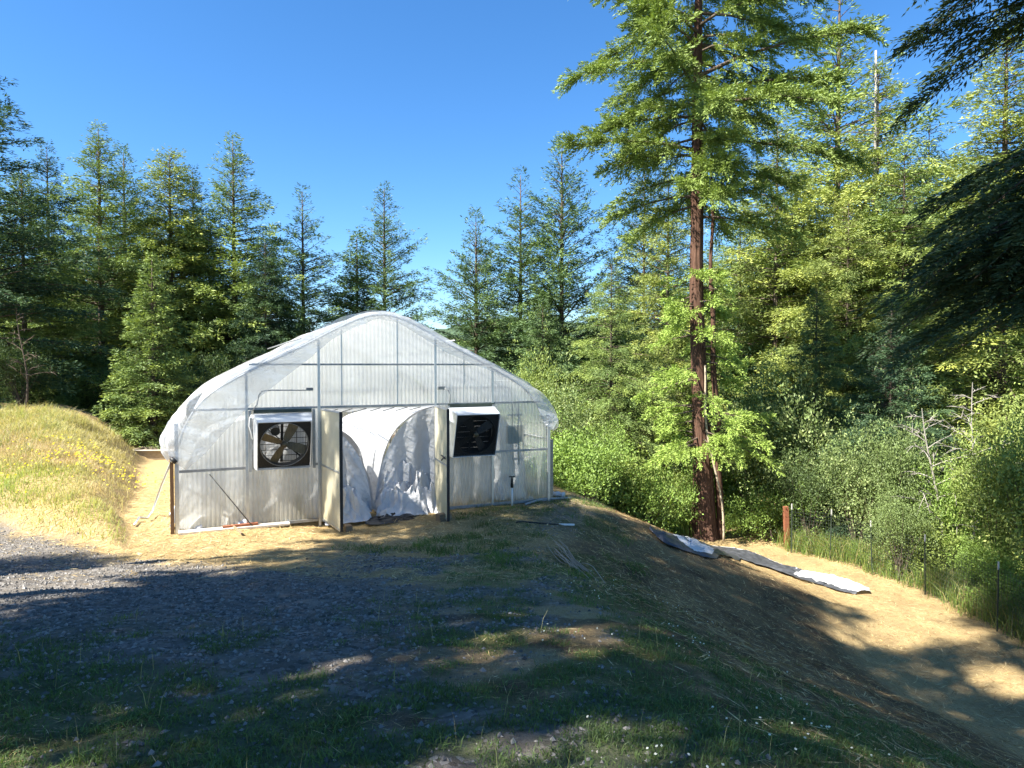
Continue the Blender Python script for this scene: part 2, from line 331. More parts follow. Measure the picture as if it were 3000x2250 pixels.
# ------------------------------------------------------------------ foliage builders
def unit(a): return a / (np.linalg.norm(a, axis=-1, keepdims=True) + 1e-9)
def cards(P, D, Nn, L, Wd):
    """leaf shaped quads: base P, direction D, rough normal Nn"""
    S = unit(np.cross(D, Nn)); L = L[:, None]; Wd = Wd[:, None]
    V = np.stack([P, P + D * L * .45 + S * Wd / 2, P + D * L, P + D * L * .45 - S * Wd / 2], 1)
    n = len(P); f = np.arange(n * 4).reshape(n, 4)
    return V.reshape(-1, 3), f
def conifer(seed, Ht, Rd, base=.08, nb=170, p=.9, e_top=38, e_bot=-6, droop=.18, tw_step=.15, tw_len=.34, card=(.17, .05), cpm=15, fan=.1, gap=.12, low=.6, trunk_r=.16, irr=.25, lean=(0, 0), twcap=.85, tip=.35, taper=1.0):
    r = np.random.default_rng(seed)
    u = np.sort(r.random(nb) ** 1.0); u = u[r.random(nb) > gap * (1 - u)]; nb = len(u)
    z = Ht * (base + (1 - base) * u)
    L = Rd * ((1 - u) ** p * (1 - .62 * taper * sst(.4, 1, u)) * (1 - irr + 2 * irr * r.random(nb)) + .035) * np.minimum(1, low + u * 2.5)
    az = np.arange(nb) * 2.39996 + r.normal(0, .5, nb)
    e = np.tan(np.radians(e_bot + (e_top - e_bot) * u ** .8 + r.normal(0, 7, nb)))
    dh = np.stack([np.cos(az), np.sin(az), 0 * az], 1); lat = np.stack([-np.sin(az), np.cos(az), 0 * az], 1)
    zh = np.array([0, 0, 1.]); root = np.stack([lean[0] * z / Ht, lean[1] * z / Ht, z], 1)
    bt = .66 + .62 * r.random(nb)
    nt = np.maximum(4, (L / tw_step * 2)).astype(int)
    bi = np.repeat(np.arange(nb), nt); s = .1 + .9 * r.random(len(bi)) ** .8
    Lb = L[bi]; P = root[bi] + dh[bi] * (Lb * s)[:, None] + zh * (e[bi] * Lb * s - droop * Lb * s * s)[:, None]
    T = unit(dh[bi] + zh * (e[bi] - 2 * droop * s)[:, None])
    sd = np.where(r.random(len(bi)) < .5, -1., 1.); a = np.radians(r.uniform(25, 68, len(bi))) * (1 - .5 * s)
    td = unit(T * np.cos(a)[:, None] + lat[bi] * (sd * np.sin(a))[:, None] + zh * r.uniform(-.55, .18, len(bi))[:, None])
    tl = np.minimum(tw_len * Lb * (1.05 - .7 * s), twcap) * r.uniform(.6, 1.2, len(bi)) + .07
    nc = np.maximum(3, tl * cpm).astype(int); ti = np.repeat(np.arange(len(bi)), nc); q = r.random(len(ti))
    D0 = td[ti]; l2 = unit(np.cross(D0, zh)); sg = np.where(r.random(len(ti)) < .5, -1., 1.)
    fw = fan * (1.1 - .8 * q) * r.random(len(ti))
    C = P[ti] + D0 * (tl[ti] * q)[:, None] + l2 * (sg * fw)[:, None] + zh * (-.16 * tl[ti] * q * q + r.normal(0, .05, len(ti)))[:, None]
    D = unit(D0 + l2 * (sg * .75)[:, None] + r.normal(0, .34, (len(ti), 3)))
    Nn = unit(zh * .9 + r.normal(0, .75, (len(ti), 3)))
    ln = card[0] * r.uniform(.6, 1.25, len(ti)); V, f = cards(C, D, Nn, ln, card[1] * r.uniform(.7, 1.3, len(ti)))
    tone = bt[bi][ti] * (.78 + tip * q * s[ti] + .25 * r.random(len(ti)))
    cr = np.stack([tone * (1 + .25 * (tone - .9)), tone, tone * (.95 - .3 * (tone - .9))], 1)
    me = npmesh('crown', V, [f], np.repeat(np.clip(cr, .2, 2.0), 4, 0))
    mb = MB(); k = np.linspace(0, 1, 9)
    mb.tube(np.stack([lean[0] * k, lean[1] * k, Ht * k * .985], 1), trunk_r * (1 - k) ** .85 + .012, 9)
    for i in range(nb):
        if L[i] < .35: continue
        ss = np.array([0, .35, .75]); pts = root[i] + dh[i] * (L[i] * ss)[:, None] + zh * (e[i] * L[i] * ss - droop * L[i] * ss * ss)[:, None]
        mb.tube(pts, np.array([.011, .008, .003]) * (1 + L[i] * .6), 4, False)
    tm = bpy.data.meshes.new('trunk'); tm.from_pydata(mb.v, [], mb.f); tm.polygons.foreach_set('use_smooth', [True] * len(mb.f)); tm.update()
    return me, tm, Ht
def shrub(seed, Ht, Rd, nl=9, leaf=(.085, .045), n=7000, shell=.55, up=.4, stems=5, flower=0.0):
    r = np.random.default_rng(seed)
    a = r.random(nl) * 6.28; rr = Rd * .62 * np.sqrt(r.random(nl)); cz = Ht * (.3 + .5 * r.random(nl)); cs = Rd * r.uniform(.28, .5, nl)
    cc = np.stack([rr * np.cos(a), rr * np.sin(a), cz], 1); ch = np.minimum(cs * r.uniform(.7, 1.2, nl), Ht - cz * .8)
    # twig clusters in each lobe
    ncl = n // 14; li = r.integers(0, nl, ncl); d = unit(r.normal(0, 1, (ncl, 3))); rad = shell + (1 - shell) * r.random(ncl)
    B = cc[li] + d * rad[:, None] * np.stack([cs[li], cs[li], ch[li]], 1); B = B + d * (r.exponential(.16, ncl) * (r.random(ncl) < .35))[:, None] * Rd * .5 + r.normal(0, .09, B.shape); B[:, 2] += (r.random(ncl) < .12) * r.exponential(.16, ncl) * Ht; B[:, 2] = np.maximum(B[:, 2], .03)
    ct = .65 + .6 * r.random(ncl); ci = np.repeat(np.arange(ncl), 14); C = B[ci] + r.normal(0, leaf[0] * 1.1, (len(ci), 3))
    D = unit(d[ci] * .5 + r.normal(0, .7, (len(ci), 3)) + np.array([0, 0, up])); Nn = unit(np.array([0, 0, .9]) + r.normal(0, .6, (len(ci), 3)))
    V, f = cards(C, D, Nn, leaf[0] * r.uniform(.6, 1.3, len(ci)), leaf[1] * r.uniform(.7, 1.2, len(ci)))
    tone = ct[ci] * r.uniform(.75, 1.2, len(ci)); cr = np.stack([tone * 1.02, tone, tone * .9], 1)
    if flower:
        fl = (r.random(ncl) < flower)[ci] & (C[:, 2] > Ht * .25); cr[fl] = cr[fl] * np.array([1.9, 1.65, 2.0])
    me = npmesh('foliage', V, [f], np.repeat(cr, 4, 0))
    mb = MB()
    for i in range(nl):
        b = r.normal(0, .08, 3); b[2] = 0
        if i < max(stems, nl): mb.tube([b, cc[i] * np.array([.4, .4, .45]) + r.normal(0, .04, 3), cc[i]], [.02 + .012 * Ht, .018, .008], 6, False)
    tm = bpy.data.meshes.new('stem'); tm.from_pydata(mb.v, [], mb.f); tm.update()
    return me, tm, Ht
def blades(P, h, w, colr, lean=.5, r=rng, dirn=None):
    n = len(P); a = r.random(n) * 6.28; s = np.stack([np.cos(a), np.sin(a), 0 * a], 1)
    la = r.random(n) * 6.28; ld = np.stack([np.cos(la), np.sin(la), 0 * la], 1)
    if dirn is not None: ld = unit(ld * .7 + np.array(dirn))
    k = lean * r.uniform(.3, 1.3, n); zh = np.array([0, 0, 1.])
    h_ = h[:, None]; w_ = w[:, None] / 2; k_ = k[:, None]
    m = P + zh * h_ * .55 + ld * h_ * k_ * .35; t = P + zh * h_ * (1 - .35 * k_) + ld * h_ * k_
    V = np.stack([P - s * w_, P + s * w_, m + s * w_ * .8, m - s * w_ * .8, t], 1).reshape(-1, 3); b = np.arange(n)[:, None] * 5
    return V, [b + np.array([[0, 1, 2, 3]]), b + np.array([[3, 2, 4]])], np.repeat(colr, 5, 0)
def plant(proto, name, parts, mats, x, y, z, s, sxy=None, rz=0, color=(1, 1, 1), label=None, cat='tree', group=None):
    me, tm, Ht = proto; e = empty(name, (x, y, z), rz); e.scale = ((sxy or s), (sxy or s), s)
    c = link(parts[0], me, mats[0], e); t = link(parts[1], tm, mats[1], e); c.color = (*color, 1)
    tag(e, label, cat, group); return e

# ------------------------------------------------------------------ conifers
PR = {
 'fir':   [conifer(11, 13, 3.7, .03, 360, .88, 36, -16, .10, tw_step=.18, card=(.15, .033), cpm=33, gap=.04, trunk_r=.13, taper=.3), conifer(12, 13, 3.7, .03, 340, .92, 38, -12, .14, tw_step=.18, card=(.15, .033), cpm=33, gap=.06, trunk_r=.13, taper=.3, irr=.32)],
 'spire': [conifer(21, 13, 3.7, .05, 270, .9, 46, 0, .12, tw_step=.18, tw_len=.28, card=(.15, .034), cpm=32, gap=.14, irr=.38, trunk_r=.12, taper=.4), conifer(22, 13, 3.5, .05, 260, .92, 44, -4, .16, tw_step=.18, tw_len=.28, card=(.15, .034), cpm=32, gap=.18, irr=.45, trunk_r=.12, taper=.4), conifer(23, 13, 3.6, .05, 280, .88, 48, 2, .10, tw_step=.18, tw_len=.28, card=(.15, .034), cpm=32, gap=.14, irr=.4, trunk_r=.12, taper=.4)],
 'column': [conifer(31, 13, 2.3, .03, 440, .5, 34, -14, .22, tw_len=.42, fan=.15, irr=.22, card=(.145, .034), cpm=33, taper=.4, gap=.03, trunk_r=.12), conifer(32, 13, 2.4, .03, 400, .55, 32, -16, .25, tw_len=.42, fan=.15, irr=.3, card=(.145, .034), cpm=33, taper=.4, gap=.05, trunk_r=.12)],
 'young': [conifer(41, 8, 1.7, .02, 320, .85, 38, -8, .12, tw_step=.12, tw_len=.42, card=(.14, .036), cpm=28, gap=.03, trunk_r=.07, taper=.3)],
 'mossy': [conifer(51, 15, 4.0, .04, 310, .62, 28, -14, .24, tw_step=.19, tw_len=.36, fan=.17, card=(.15, .033), cpm=33, taper=.3, gap=.1, irr=.42, trunk_r=.15), conifer(52, 15, 4.1, .04, 310, .65, 26, -16, .27, tw_step=.19, tw_len=.36, fan=.17, card=(.15, .033), cpm=33, taper=.3, gap=.1, irr=.48, trunk_r=.15)],
 'open': [conifer(61, 15, 3.8, .06, 290, .65, 32, -8, .2, tw_step=.19, tw_len=.34, fan=.16, card=(.15, .033), cpm=33, taper=.3, gap=.2, irr=.5, trunk_r=.16)],
 'big': [conifer(81, 17, 3.3, .03, 480, .6, 28, -16, .2, tw_step=.17, tw_len=.36, fan=.15, card=(.14, .032), cpm=36, taper=.5, gap=.06, irr=.35, trunk_r=.2)],
 'mid': [conifer(72, 20, 2.7, .42, 300, .6, 30, -10, .2, tw_step=.2, tw_len=.4, fan=.2, card=(.26, .09), gap=.05, irr=.3, trunk_r=.24, taper=.4)],
 'high': [conifer(71, 20, 3.0, .62, 130, .55, 30, -10, .2, tw_step=.22, tw_len=.4, fan=.2, card=(.3, .11), gap=.2, irr=.4, trunk_r=.24)],
}
GD, GM, GL, GY = (.060, .110, .055), (.112, .182, .072), (.185, .258, .078), (.245, .302, .084)
def tree(px, py, d, kind, k=0, sx=1.0, c=GM, label='', group='conifers behind the greenhouse', rz=None, zb=None):
    x = (px - 1500) / F * d; z0 = hz(x, d) - .1 if zb is None else zb
    top = CH + (1070 - py) / F * d; pr = PR[kind][k]; s = (top - z0) / pr[2]
    return plant(pr, 'conifer_tree', ('crown', 'trunk'), (M['leaf'], M['bark']), x, d, z0, s, s * sx, rz if rz is not None else px * .7, c, label, 'tree', group)
tree(-95, 60, 23, 'spire', 0, 1.18, GD, 'dark conifer at the left edge with only its branch tips in frame', rz=2.0)
tree(150, 425, 36, 'fir', 0, 0.95, GD, 'dark narrow conifer behind the two tall ones at far left')
tree(75, 480, 26, 'fir', 1, 1.14, GL, 'mid green conifer at the left edge above the grassy mound')
tree(300, 372, 29, 'fir', 1, 1.16, GL, 'tallest conifer of the left stand, sunlit yellow green on its left')
tree(372, 440, 33, 'spire', 2, 1.08, GM, 'bluish conifer just right of the tallest left hand tree')
tree(505, 448, 31, 'column', 0, 1.2, GY, 'bright green dense round topped conifer in the left stand')
tree(572, 495, 34, 'fir', 0, 0.93, GD, 'dark conifer half hidden behind the round topped one')
tree(450, 745, 22.5, 'young', 0, 1.15, GL, 'slender pale young conifer in front of the dark left stand')
tree(690, 402, 32, 'fir', 0, 1.12, GL, 'big pointed conifer standing alone left of the greenhouse roof')
tree(780, 700, 30, 'column', 1, 1.1, GD, 'short dark conifer behind the left roof slope')
tree(890, 553, 33, 'spire', 1, 1.18, GM, 'conifer with gappy branches above the left roof slope')
tree(1048, 690, 35, 'young', 0, 1.2, GM, 'short conifer just left of the roof peak')
tree(1128, 545, 35, 'spire', 0, 1.14, GM, 'thin conifer rising directly behind the roof peak')
tree(1395, 622, 35, 'spire', 2, 1.16, GM, 'conifer right of the open sky gap behind the roof')
tree(1525, 505, 36, 'spire', 1, 1.10, GM, 'conifer with bare leader between two others right of the roof')
tree(1645, 412, 36, 'spire', 2, 1.08, GM, 'tall thin conifer nearest left of the big redwood')
tree(1590, 880, 30, 'column', 1, 1.3, GM, 'bushy low conifer behind the right end of the roof')
tree(1790, 765, 25.5, 'mossy', 0, 0.95, GL, 'bright bushy conifer standing between greenhouse and redwood')
tree(1885, 480, 37, 'spire', 0, 0.93, GD, 'bluish thin conifer peeping left of the redwood trunk')
tree(1955, 500, 30, 'open', 0, 0.89, GY, 'yellow green conifer close left of the redwood trunk')
RS = 'conifers of the sunlit wood on the right'
tree(2270, 350, 33, 'open', 0, 1.01, GY, 'yellow green open tree with visible dark trunk right of the redwood', RS, 1.0)
tree(2165, 600, 35, 'mossy', 1, 0.97, GL, 'conifer filling the gap just right of the redwood trunk', RS)
tree(2350, 520, 34, 'mossy', 0, 1.01, GY, 'bright conifer between the open tree and the tallest one', RS, 3.0)
tree(2445, -90, 37, 'spire', 1, 1.05, GL, 'tallest conifer of the right wood, its tip above the frame', RS)
tree(2560, 195, 33, 'mossy', 1, 0.97, GY, 'mossy yellow green conifer under a bare spike', RS, 2.2)
tree(2480, 580, 30, 'mossy', 0, 0.93, GY, 'young conifer with a thin leader before the mossy one', RS, 4.0)
tree(2640, 430, 30, 'mossy', 1, 0.97, GL, 'broad green conifer just left of the hanging dark boughs', RS, 5.1)
tree(2710, 360, 36, 'mossy', 0, 0.97, GL, 'darker conifer between the mossy tree and the right edge', RS)
tree(2930, 60, 23, 'big', 0, 1.1, GY, 'broad bright conifer at the right edge behind dark boughs', RS)
tree(2390, 830, 23.5, 'big', 0, .9, GM, 'dark shaded conifer in the wood behind the wire fence', RS)
tree(2610, 860, 20.5, 'fir', 0, 1.01, GD, 'dark green conifer with drooping boughs above the fence', RS)
tree(2830, 560, 27, 'mossy', 1, 0.97, GY, 'conifer in the back right corner of the wood', RS)
# bare spike of a dead top
tb = at(2566, 330, 33); tt = at(2566, 148, 33)
sp = MB().tube([tb - np.array([0, 0, 9.]), tb, tt], [.16, .07, .05], 7).build('dead_snag', M['palebark'], None, True)
tag(sp, 'bare grey dead trunk tip sticking up into the sky at right', 'dead tree')

# deeper wood behind, one mass
def wood(name, spots, kinds, c, seed):
    r = np.random.default_rng(seed); VV = []; FF = []; CC = []; b = 0
    for (x, y, z0, hh) in spots:
        kd, k = kinds[r.integers(len(kinds))]; me, tm, Ht = PR[kd][k]; n = len(me.vertices); co = np.empty(n * 3, np.float32); me.vertices.foreach_get('co', co); co = co.reshape(-1, 3)
        cl = np.empty(n * 4, np.float32); me.color_attributes['col'].data.foreach_get('color', cl); cl = cl.reshape(-1, 4)[:, :3]
        co = co.reshape(-1, 4, 3)[::2].reshape(-1, 3); cl = cl.reshape(-1, 4, 3)[::2].reshape(-1, 3); n = len(co); s = hh / Ht; a = r.random() * 6.28; c4 = co.reshape(-1, 4, 3); c4 = c4.mean(1, keepdims=True) + (c4 - c4.mean(1, keepdims=True)) * 1.35; co = c4.reshape(-1, 3); q = co * s; q = np.stack([q[:, 0] * math.cos(a) - q[:, 1] * math.sin(a) + x, q[:, 0] * math.sin(a) + q[:, 1] * math.cos(a) + y, q[:, 2] + z0], 1)
        VV.append(q); CC.append(cl); FF.append(np.arange(n).reshape(-1, 4) + b); b += n
    me = npmesh(name, np.concatenate(VV), [np.concatenate(FF)], np.concatenate(CC)); o = link(name, me, M['leaf']); o.color = (*c, 1); return o
r2 = np.random.default_rng(5)
sp1 = []
for i in range(16):
    px = -200 + i * 66 + r2.uniform(-25, 25); d = r2.uniform(37, 46); x = (px - 1500) / F * d; sp1.append((x, d, hz(x, d), (CH + (1070 - r2.uniform(640, 800)) / F * d) - hz(x, d)))
w = wood('deep_wood', sp1, [('fir', 0), ('fir', 1), ('column', 1)], GD, 1); tag(w, 'dark mass of conifers deep behind the left stand', 'woodland', kind='stuff')
sp2 = []
for i in range(26):
    px = 1640 + i * 62 + r2.uniform(-25, 25); d = r2.uniform(36, 46); x = (px - 1500) / F * d; tp = np.interp(px, [1600, 1800, 2000, 2300, 2600, 3200], [880, 800, 700, 560, 560, 420]) + r2.uniform(-60, 80)
    sp2.append((x, d, hz(x, d), (CH + (1070 - tp) / F * d) - hz(x, d)))
w = wood('deep_wood', sp2, [('fir', 0), ('mossy', 1), ('open', 0), ('mossy', 0)], GM, 2); w.color = (*GL, 1); tag(w, 'mass of conifers deep behind the redwood', 'woodland', kind='stuff')

# ------------------------------------------------------------------ the redwood
RX, RY = (2045 - 1500) / F * 21.0, 21.0; RZ = hz(RX + .2, RY) - .15
red = empty('redwood_tree', (RX, RY, RZ)); tag(red, 'giant redwood with bare red trunk and sprouting lower foliage', 'tree')
def redwood_parts():
    r = np.random.default_rng(90); k = np.linspace(0, 1, 60); Ht = 23.0; nseg = 56
    zc = Ht * k; rad = np.interp(zc, [0, .5, 1.5, 2.5, 5, 10, 16, 23], [.38, .35, .315, .285, .24, .185, .12, .02]) + .14 * np.exp(-zc / .4)
    cx = .22 - .30 * sst(0, 9, zc) ; a = np.linspace(0, 2 * math.pi, nseg, endpoint=False)
    A, Z = np.meshgrid(a, zc); ridge = .055 * (fbm(A * 7 + 10, Z * .3, 71, 3) - .5) * 2.6 + .10 * np.exp(-Z / .6) * np.sin(A * 5 + 1) * .5
    Rr = rad[:, None] * (1 + 1.1 * ridge) + ridge * .35
    P = np.stack([cx[:, None] + Rr * np.cos(A), Rr * np.sin(A), Z], -1); P = np.concatenate([P, P[:, :1]], 1)
    mb = MB(); Vs = []; Fs = []; Cs = []; off = 0
    def spray(P0, axisd, Ln, droop, dens, tw, cs, bright, e=0.0):
        nonlocal off
        # one limb: twigs to both sides with fan shaped needle sprays
        n = max(6, int(Ln * dens)); s = .22 + .78 * r.random(n) ** .75; zh = np.array([0, 0, 1.])
        lat = unit(np.cross(axisd, zh)); Pt = P0 + axisd * (Ln * s)[:, None] + zh * (-droop * Ln * s * s)[:, None] + zh * (e * Ln * s)[:, None]
        sd = np.where(r.random(n) < .5, -1., 1.); aa = np.radians(r.uniform(20, 70, n)) * (1.1 - .6 * s)
        td = unit(axisd * np.cos(aa)[:, None] + lat * (sd * np.sin(aa))[:, None] + zh * r.uniform(-.7, .5, n)[:, None])
        tl = tw * (1.15 - .6 * s) * r.uniform(.5, 1.2, n); m = np.maximum(5, tl * 95).astype(int); ti = np.repeat(np.arange(n), m); q = r.random(len(ti))
        l2 = unit(np.cross(td[ti], zh) + r.normal(0, .25, (len(ti), 3))); sg = np.where(r.random(len(ti)) < .5, -1., 1.)
        C = Pt[ti] + td[ti] * (tl[ti] * q)[:, None] + l2 * (sg * r.random(len(ti)) * .20 * tl[ti] * (1.1 - q))[:, None] + zh * (-.22 * tl[ti] * q * q + r.normal(0, .035, len(ti)))[:, None]
        D = unit(td[ti] + l2 * (sg * .6)[:, None] + r.normal(0, .3, (len(ti), 3)) - zh * .15); Nn = unit(zh * .7 + r.normal(0, .8, (len(ti), 3)))
        V, f = cards(C, D, Nn, cs[0] * r.uniform(.6, 1.3, len(ti)), cs[1] * r.uniform(.7, 1.3, len(ti)))
        tone = bright * (.78 + .25 * r.random(n)[ti] + .25 * q + .2 * r.random(len(ti)))
        Vs.append(V); Fs.append(f + off); off += len(V); Cs.append(np.repeat(np.stack([tone * 1.03, tone, tone * .85], 1), 4, 0))
        ss = np.array([0, .3, .65, 1.0]); mb.tube(P0 + axisd * (Ln * ss)[:, None] + zh * ((e * ss - droop * ss * ss) * Ln)[:, None], np.array([.055, .04, .022, .006]) * (.35 + Ln * .2), 5, False)
    def cxz(z): return .22 - .30 * float(sst(0, 9, np.array(z)))
    # high crown
    for i in range(66):
        z = 10.3 + 12 * (i / 66) + r.uniform(-.2, .2); az = i * 2.39996 + r.normal(0, .3); Ln = np.interp(z, [10.4, 12.5, 15, 19, 22.5], [3.4, 4.4, 4.5, 3.5, 1.4]) * r.uniform(.6, 1.1)
        d = np.array([math.cos(az), math.sin(az), 0]); spray(np.array([cxz(z), 0, z]), d, Ln, r.uniform(.16, .34), 15, 1.15, (.125, .032), 1.0 + .2 * r.random(), r.uniform(-.05, .30))
    for i in range(46):
        z = 10.8 + 10.5 * r.random(); az = r.random() * 6.28; d = np.array([math.cos(az), math.sin(az), 0]); spray(np.array([cxz(z), 0, z]), d, r.uniform(1.1, 2.4), r.uniform(.25, .6), 14, .9, (.125, .032), 1.0 + .2 * r.random(), r.uniform(-.1, .3))
    hi_n = len(Vs)
    # low epicormic sprays
    lo0 = len(Vs)
    for i in range(80):
        z = 2.9 + 5.6 * r.random() ** 1.4; az = r.random() * 6.28; Ln = np.interp(z, [1.8, 3.0, 4.8, 6.4, 8.6], [1.2, 2.0, 1.8, 1.2, .7]) * r.uniform(.55, 1.08)
        d = np.array([math.cos(az), math.sin(az), 0]); spray(np.array([cxz(z) + .2 * d[0], .2 * d[1], z]), d, Ln, r.uniform(.05, .25), 15, .7, (.10, .027), 1.2, r.uniform(-.2, .2))
    def join(nm, a, b, c):
        V = np.concatenate(Vs[a:b]); base = Fs[a][0, 0]; f = np.concatenate(Fs[a:b]) - base
        o = link(nm, npmesh(nm, V, [f], np.concatenate(Cs[a:b])), M['leaf'], red); o.color = (*c, 1); return o
    join('crown', 0, hi_n, (.155, .215, .062)); lo = join('lower_sprouts', lo0, len(Vs), (.195, .275, .066)); lo['label'] = 'bright new sprouts along the lower trunk'
    nt_ = P.shape[1]; kk = np.arange((P.shape[0] - 1) * (nt_ - 1)); kk = (kk // (nt_ - 1)) * nt_ + kk % (nt_ - 1)
    tf = np.stack([kk, kk + 1, kk + nt_ + 1, kk + nt_], 1); lv = np.array(mb.v); lf = np.array(mb.f) + P.shape[0] * nt_
    tr = link('trunk', npmesh('trunk', np.concatenate([P.reshape(-1, 3), lv]), [tf, lf], None, True, np.r_[np.zeros(len(tf)), np.ones(len(lf))]), None, red)
    tr.data.materials.append(M['redbark']); tr.data.materials.append(M['bark'])
    # side stem and vine climbing the right of the trunk
    z = np.linspace(0, 12.3, 30); MB().tube(np.stack([.72 - .34 * sst(0, 9, z) + .03 * np.sin(z * 2), -.05 + 0 * z, z], 1), .13 * (1 - z / 14) ** .8, 9).build('side_stem', M['redbark'], red, True)
    z = np.linspace(0.1, 5.6, 24); MB().tube(np.stack([.72 - .12 * z + .1 * np.sin(z * 1.3), -.42 + .02 * z, z], 1), .036 - .005 * z / 5, 7).build('vine', M['lumber'], red, True)
redwood_parts()

# ------------------------------------------------------------------ near dark boughs at the right edge
def near_tree():
    r = np.random.default_rng(123); X0, Y0 = 10.4, 10.6; z0 = hz(X0, Y0); e = empty('fir_tree', (X0, Y0, z0)); tag(e, 'near dark fir whose drooping boughs hang in from the right edge', 'tree')
    k = np.linspace(0, 1, 12); mb = MB().tube(np.stack([0 * k, 0 * k, 17 * k], 1), .28 * (1 - k) + .03, 10); Vs = []; Fs = []; Cs = []; off = 0; zh = np.array([0, 0, 1.])
    for i in range(88):
        up_ = i >= 56; z = (11.6 + 3.6 * r.random() if up_ else 6.9 + 2.5 * r.random()); az = math.pi + r.uniform(-1.2, 1.2); 
        Ln = np.interp(z, [6.8, 7.6, 9.6, 12, 15], [4.2, 4.5, 4.0, 4.3, 4.2]) * r.uniform(.6, 1.0)
        d = np.array([math.cos(az), math.sin(az), 0]); dr = r.uniform(.25, .6) if up_ else r.uniform(.35, .65); ee = r.uniform(.0, .25)
        lat = unit(np.cross(d, zh)); n = int(Ln * 17); s = .10 + .85 * r.random(n)
        Pt = np.array([0, 0, z]) + d * (Ln * s)[:, None] + zh * (ee * Ln * s - dr * Ln * s * s)[:, None]
        sd = np.where(r.random(n) < .5, -1., 1.); aa = np.radians(r.uniform(25, 65, n)) * (1.1 - .6 * s)
        td = unit(d * np.cos(aa)[:, None] + lat * (sd * np.sin(aa))[:, None] + zh * r.uniform(-.6, -.1, n)[:, None])
        tl = .95 * (1.2 - .7 * s) * r.uniform(.5, 1.2, n); m = np.maximum(8, tl * 46).astype(int); ti = np.repeat(np.arange(n), m); q = r.random(len(ti))
        # side shoots: finger like, needles run along them
        l2 = unit(np.cross(td[ti], zh)); sg = np.where(r.random(len(ti)) < .5, -1., 1.); qs = np.round(q * 7) / 7; wv = .26 * tl[ti] * (1.15 - qs) * r.random(len(ti))
        dd = unit(td[ti] * .8 + l2 * (sg * .6)[:, None]); C = Pt[ti] + td[ti] * (tl[ti] * qs)[:, None] + dd * wv[:, None] + zh * (-.25 * tl[ti] * qs ** 2)[:, None]
        D = unit(dd + r.normal(0, .16, (len(ti), 3)) - zh * .1); Nn = unit(zh + r.normal(0, .7, (len(ti), 3)))
        V, f = cards(C, D, Nn, .12 * r.uniform(.7, 1.3, len(ti)), .030 * r.uniform(.7, 1.3, len(ti)))
        tone = .7 + .3 * r.random(n)[ti] + .3 * r.random(len(ti)); Vs.append(V); Fs.append(f + off); off += len(V); Cs.append(np.repeat(tone, 4))
        ss = np.array([0, .35, .7, 1.0]); mb.tube(np.array([0, 0, z]) + d * (Ln * ss)[:, None] + zh * ((ee * ss - dr * ss * ss) * Ln)[:, None], np.array([.035, .024, .012, .003]), 5, False)
    c = link('boughs', npmesh('boughs', np.concatenate(Vs), [np.concatenate(Fs)], np.concatenate(Cs)), M['leaf'], e); c.color = (.055, .085, .034, 1)
    mb.build('trunk', M['bark'], e, True)
near_tree()

# ------------------------------------------------------------------ trees left of and behind the camera: they throw the shade over the foreground
def shade_tree(x, y, h, kind, k, sx, label):
    pr = PR[kind][k]; z0 = hz(x, y) - .1; s = h / pr[2]
    plant(pr, 'conifer_tree', ('crown', 'trunk'), (M['leaf'], M['bark']), x, y, z0, s, s * sx, x * 1.3, GM, label, 'tree', 'conifers left of the camera')
SHADE = []
for (s_, q_, h_, kd, k_, sx_) in ((-11, 10.8, 11.3, 'column', 0, 1.15), (-9, 6.4, 21.0, 'mid', 0, .85), (-9.5, 8.4, 22.0, 'high', 0, .8), (-10, 3.0, 24, 'high', 0, .9), (-10, .2, 23, 'high', 0, .9), (-7, 10.2, 19, 'high', 0, .7), (-8, 4.8, 38, 'high', 0, .65), (-9.0, -3.2, 15, 'column', 1, 1.1)):
    SHADE.append((.86 * s_ - .51 * q_, .51 * s_ + .86 * q_, h_, kd, k_, sx_))
SL = ['short dense conifer left of the frame nearest the mound', 'dense tall conifer outside the left edge beside the drive', 'tall conifer with bare stem just left of the dense one beside the drive', 'conifer with a high crown far outside the left edge', 'dense conifer behind the camera on the left', 'slim conifer with a high crown outside the left edge', 'tallest bare stemmed conifer left of the camera', 'dense conifer directly behind the camera']
for a, l in zip(SHADE, SL): shade_tree(*a, l)

# ------------------------------------------------------------------ shrubs, undergrowth
SH = [shrub(201, 1.8, 1.3, 10, (.09, .045), 8000), shrub(202, 1.6, 1.4, 11, (.075, .035), 8500, up=.7), shrub(203, 3.6, 2.1, 14, (.095, .048), 12000, flower=.22, shell=.7), shrub(204, 4.2, 2.0, 16, (.09, .042), 13000, shell=.65)]
def bush(px, py, d, hgt, k, c, label, sx=1.0, cat='shrub', group='shrubs of the undergrowth'):
    x = (px - 1500) / F * d; pr = SH[k]; s = hgt / pr[2]; z = hz(x, d) - .06
    plant(pr, 'shrub', ('foliage', 'stem'), (M['broad'], M['bark']), x, d, z, s, s * sx, px * .37, c, label, cat, group)
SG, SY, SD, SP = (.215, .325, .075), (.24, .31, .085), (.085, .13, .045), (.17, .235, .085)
bush(1660, 0, 19.5, 1.8, 0, SG, 'green shrub beside the right corner of the greenhouse', 1.1)
bush(1730, 0, 18.8, 1.7, 1, SG, 'low bright shrub at the bank edge right of the greenhouse', 1.2)
bush(1800, 0, 20.5, 1.9, 0, SY, 'yellow green shrub left of the round clump', 1.1)
bush(1905, 0, 20.5, 2.0, 1, SG, 'round bright green clump just left of the redwood base', .95)
bush(1990, 0, 22.5, 1.8, 0, SY, 'yellowish shrub tucked against the left of the redwood base', .9)
bush(1640, 0, 21.5, 3.4, 2, SP, 'pale leaved bush rising behind the greenhouse corner', .75)
